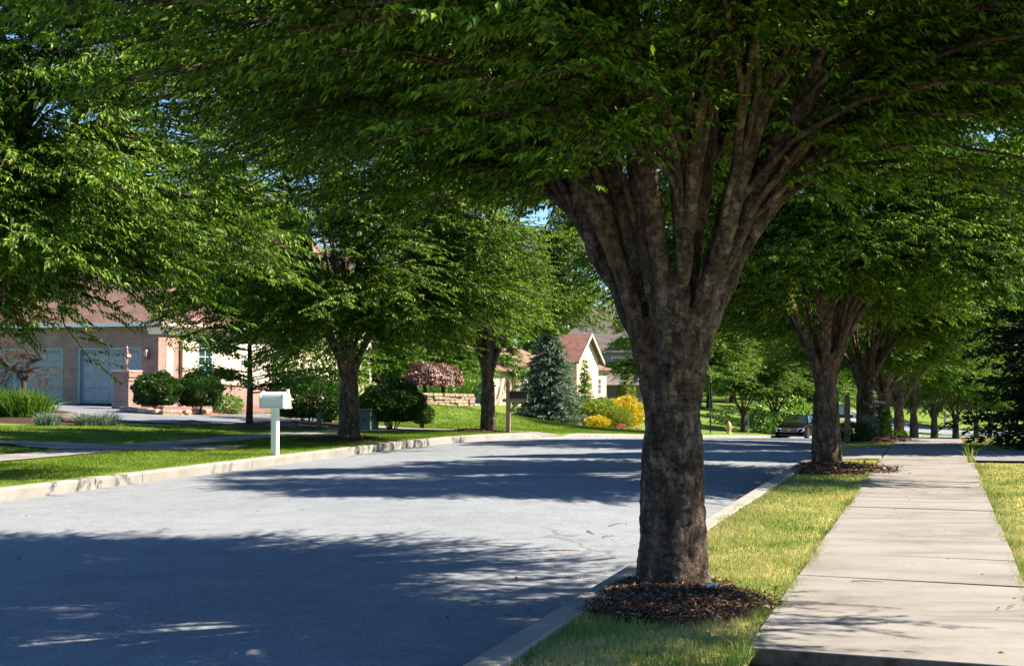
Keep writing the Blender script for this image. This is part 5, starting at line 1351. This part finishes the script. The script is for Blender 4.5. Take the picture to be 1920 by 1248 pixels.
g_ = MB(); g_.box(-.6, .6, -2.63, -2.615, .27, .33); g_.build('lower_intake', M['black'], car)
for sx in (-1, 1):
    for yy in (-1.55, 1.45):
        q = MB(); q.lathe([(.20, -.11), (.31, -.105), (.335, -.08), (.335, .08), (.31, .105), (.20, .11)], 22); ty = q.build('tyre', M['rubber'], car, (sx * .845, yy, .335)); ty.rotation_euler = (0, PI / 2, 0)
        q = MB(); q.lathe([(.205, -.1), (.2, .085), (.06, .11), (.05, .118)], 16); rm = q.build('rim', M['chrome'], ty)
        q = MB(); q.lathe([(.40, -.0), (.40, .05)], 22); 
for sx in (-1, 1):
    for yy in (-1.55, 1.45):
        q = MB(); pts = [(sx * .952, yy + .40 * math.cos(a), .335 + .40 * math.sin(a)) for a in np.linspace(-.35, PI + .35, 18)]; q.prism(pts, (sx * -.03, 0, 0)); q.build('wheel_arch', M['black'], car)

# ------------------------------------------------------------------ background trees
bg_spots = [(-46, 96, 1.7), (-37, 92, 1.5), (-30, 100, 1.6), (-22, 96, 1.4), (-15, 104, 1.55), (-8, 112, 1.5), (-1, 122, 1.6),
            (6, 134, 1.7), (13, 124, 1.5), (18, 112, 1.35), (23, 128, 1.6), (29, 116, 1.3), (33, 140, 1.8), (40, 150, 1.7), (24, 100, 1.15),
            (48, 150, 1.6), (56, 156, 1.7), (64, 160, 1.6), (74, 158, 1.7), (85, 165, 1.8), (98, 160, 1.8), (60, 120, 1.5), (68, 130, 1.5), (52, 172, 1.9), (36, 172, 2.0), (44, 128, 1.2), (10, 160, 2.2), (-20, 150, 2.2), (-45, 130, 2.2), (-60, 110, 2.0), (24, 160, 2.1), (-7.5, 70, .95), (-5.2, 76, 1.1), (-3.2, 84, 1.2), (-11, 73, 1.1)]
bg_tree = None
for i, (x, y, sc) in enumerate(bg_spots):
    lb = 'leafy background tree in the green belt behind the houses and far street'
    if bg_tree is None:
        me_t, me_b, me_l = zelkova_meshes('background', 71, 4.0, 8.0, 11, 150, 12, 11, 0.26, zlow=1.2, remesh=False, twigs=False, spray_len=(.5, .9), clear=.2)
        me_l.materials.clear(); me_l.materials.append(M['leaf_far'])
        bg_tree = place_tree((me_t, me_b, me_l), 'background_tree', lb, (x, y, ground(x, y)), 0, 'background trees', sc, scz=sc * .95)
    else:
        c = copy_tree(bg_tree); c.location = (x, y, ground(x, y)); c.rotation_euler = (0, 0, i * 2.4); c.scale = (sc, sc, sc * (.85 + .07 * (i % 4)))

# ------------------------------------------------------------------ litter on the street and walk
rl = random.Random(9)
def twig_obj(label, a, b, r=.004):
    A, B = Vector(a), Vector(b); mid = (A + B) / 2 + Vector((rl.uniform(-.02, .02), rl.uniform(-.02, .02), .006))
    mb = MB(); mb.tube([A - A, mid - A, B - A], [r, r, r * .5], 5)
    tag(mb.build('fallen_twig', M['twig'], None, A + Vector((0, 0, .006))), label, 'twig', 'fallen twigs')
def RG(px, py):
    q = G(px, py); Y = q.y
    s, t = xy2st(q.x, q.y)
    if -10.9 < t < -2.1:
        for _ in range(4):
            z = road_z(*xy2st(q.x, q.y)); Y = (EYE - z) * F / (py - HZ); q = Vector(((px - CX) / F * Y, Y, z))
    return q
for k_, (a, b, lb) in enumerate((((1100, 994), (1112, 1000), 'dark short bent twig on the sunlit street left of the foreground trunk'), ((1140, 985), (1168, 980), 'thin long twig on the sunlit street touching the view of the foreground trunk'),
              ((1128, 1006), (1150, 1003), 'pale thin twig nearest the kerb on the sunlit street'), ((1030, 1030), (1088, 1031), 'long straight twig on the street above the rough asphalt patch'),
              ((967, 1079), (972, 1087), 'curled brown leaf stalk by the tree shadow edge on the street'))):
    twig_obj(lb, RG(*a), RG(*b), .005)
twig_obj('thin bent twig lying across the middle of a sidewalk slab', G(1592, 1091) + Vector((0, 0, .008)), G(1648, 1093) + Vector((0, 0, .008)), .0035)
twig_obj('short forked twig at the right side of the sidewalk slab', G(1882, 1138) + Vector((0, 0, .008)), G(1898, 1134) + Vector((0, 0, .008)), .0035)
mb = MB(); mb.tube([(0, 0, 0), (.035, .01, .012), (.06, 0, .01)], [.010, .011, .008], 8)
tag(mb.build('plastic_bottle_cap', M['blue_plastic'], None, Vector((1.20, 7.62, .075))), 'small pale blue plastic bit lying on the mulch at the foreground trunk', 'litter')

# ------------------------------------------------------------------ light, air, camera
el, az = math.radians(46), math.radians(5)
sd = Vector((math.cos(el) * math.cos(az), math.cos(el) * math.sin(az), math.sin(el)))
sun = bpy.data.lights.new('sun', 'SUN'); sun.energy = 5.0; sun.angle = math.radians(0.5); sun.color = (1.0, 0.81, 0.60)
so = bpy.data.objects.new('sun', sun); COL.objects.link(so); so.rotation_euler = sd.to_track_quat('Z', 'Y').to_euler(); so.location = sd * 60
w = bpy.data.worlds.new('World'); scene.world = w; w.use_nodes = True
nt = w.node_tree; nt.nodes.clear()
sk = nt.nodes.new('ShaderNodeTexSky'); sk.sky_type = 'NISHITA'; sk.sun_disc = False
sk.sun_elevation = el; sk.sun_rotation = math.radians(90) - az; sk.air_density = 1.0; sk.dust_density = 0.1; sk.ozone_density = 7.0
bgn = nt.nodes.new('ShaderNodeBackground'); bgn.inputs['Strength'].default_value = 0.06
out = nt.nodes.new('ShaderNodeOutputWorld')
nt.links.new(sk.outputs[0], bgn.inputs['Color']); nt.links.new(bgn.outputs[0], out.inputs['Surface'])

cam = bpy.data.cameras.new('camera'); co = bpy.data.objects.new('camera', cam); COL.objects.link(co)
cam.sensor_fit = 'HORIZONTAL'; cam.sensor_width = 36.0; cam.lens = F / 1920 * 36.0
co.location = (0, 0, EYE); co.rotation_euler = (PI / 2 + math.atan((HZ - 624) / F), 0, 0)
cam.clip_start = 0.05; cam.clip_end = 2000
scene.camera = co
scene.render.engine = 'CYCLES'
cy = scene.cycles
cy.max_bounces = 8; cy.diffuse_bounces = 4; cy.glossy_bounces = 3; cy.transmission_bounces = 6; cy.transparent_max_bounces = 4
cy.use_denoising = True; cy.caustics_reflective = False; cy.caustics_refractive = False
cy.sample_clamp_indirect = 6.0
scene.view_settings.view_transform = 'Standard'; scene.view_settings.look = 'None'
scene.view_settings.exposure = 1.93; scene.view_settings.gamma = 1.0
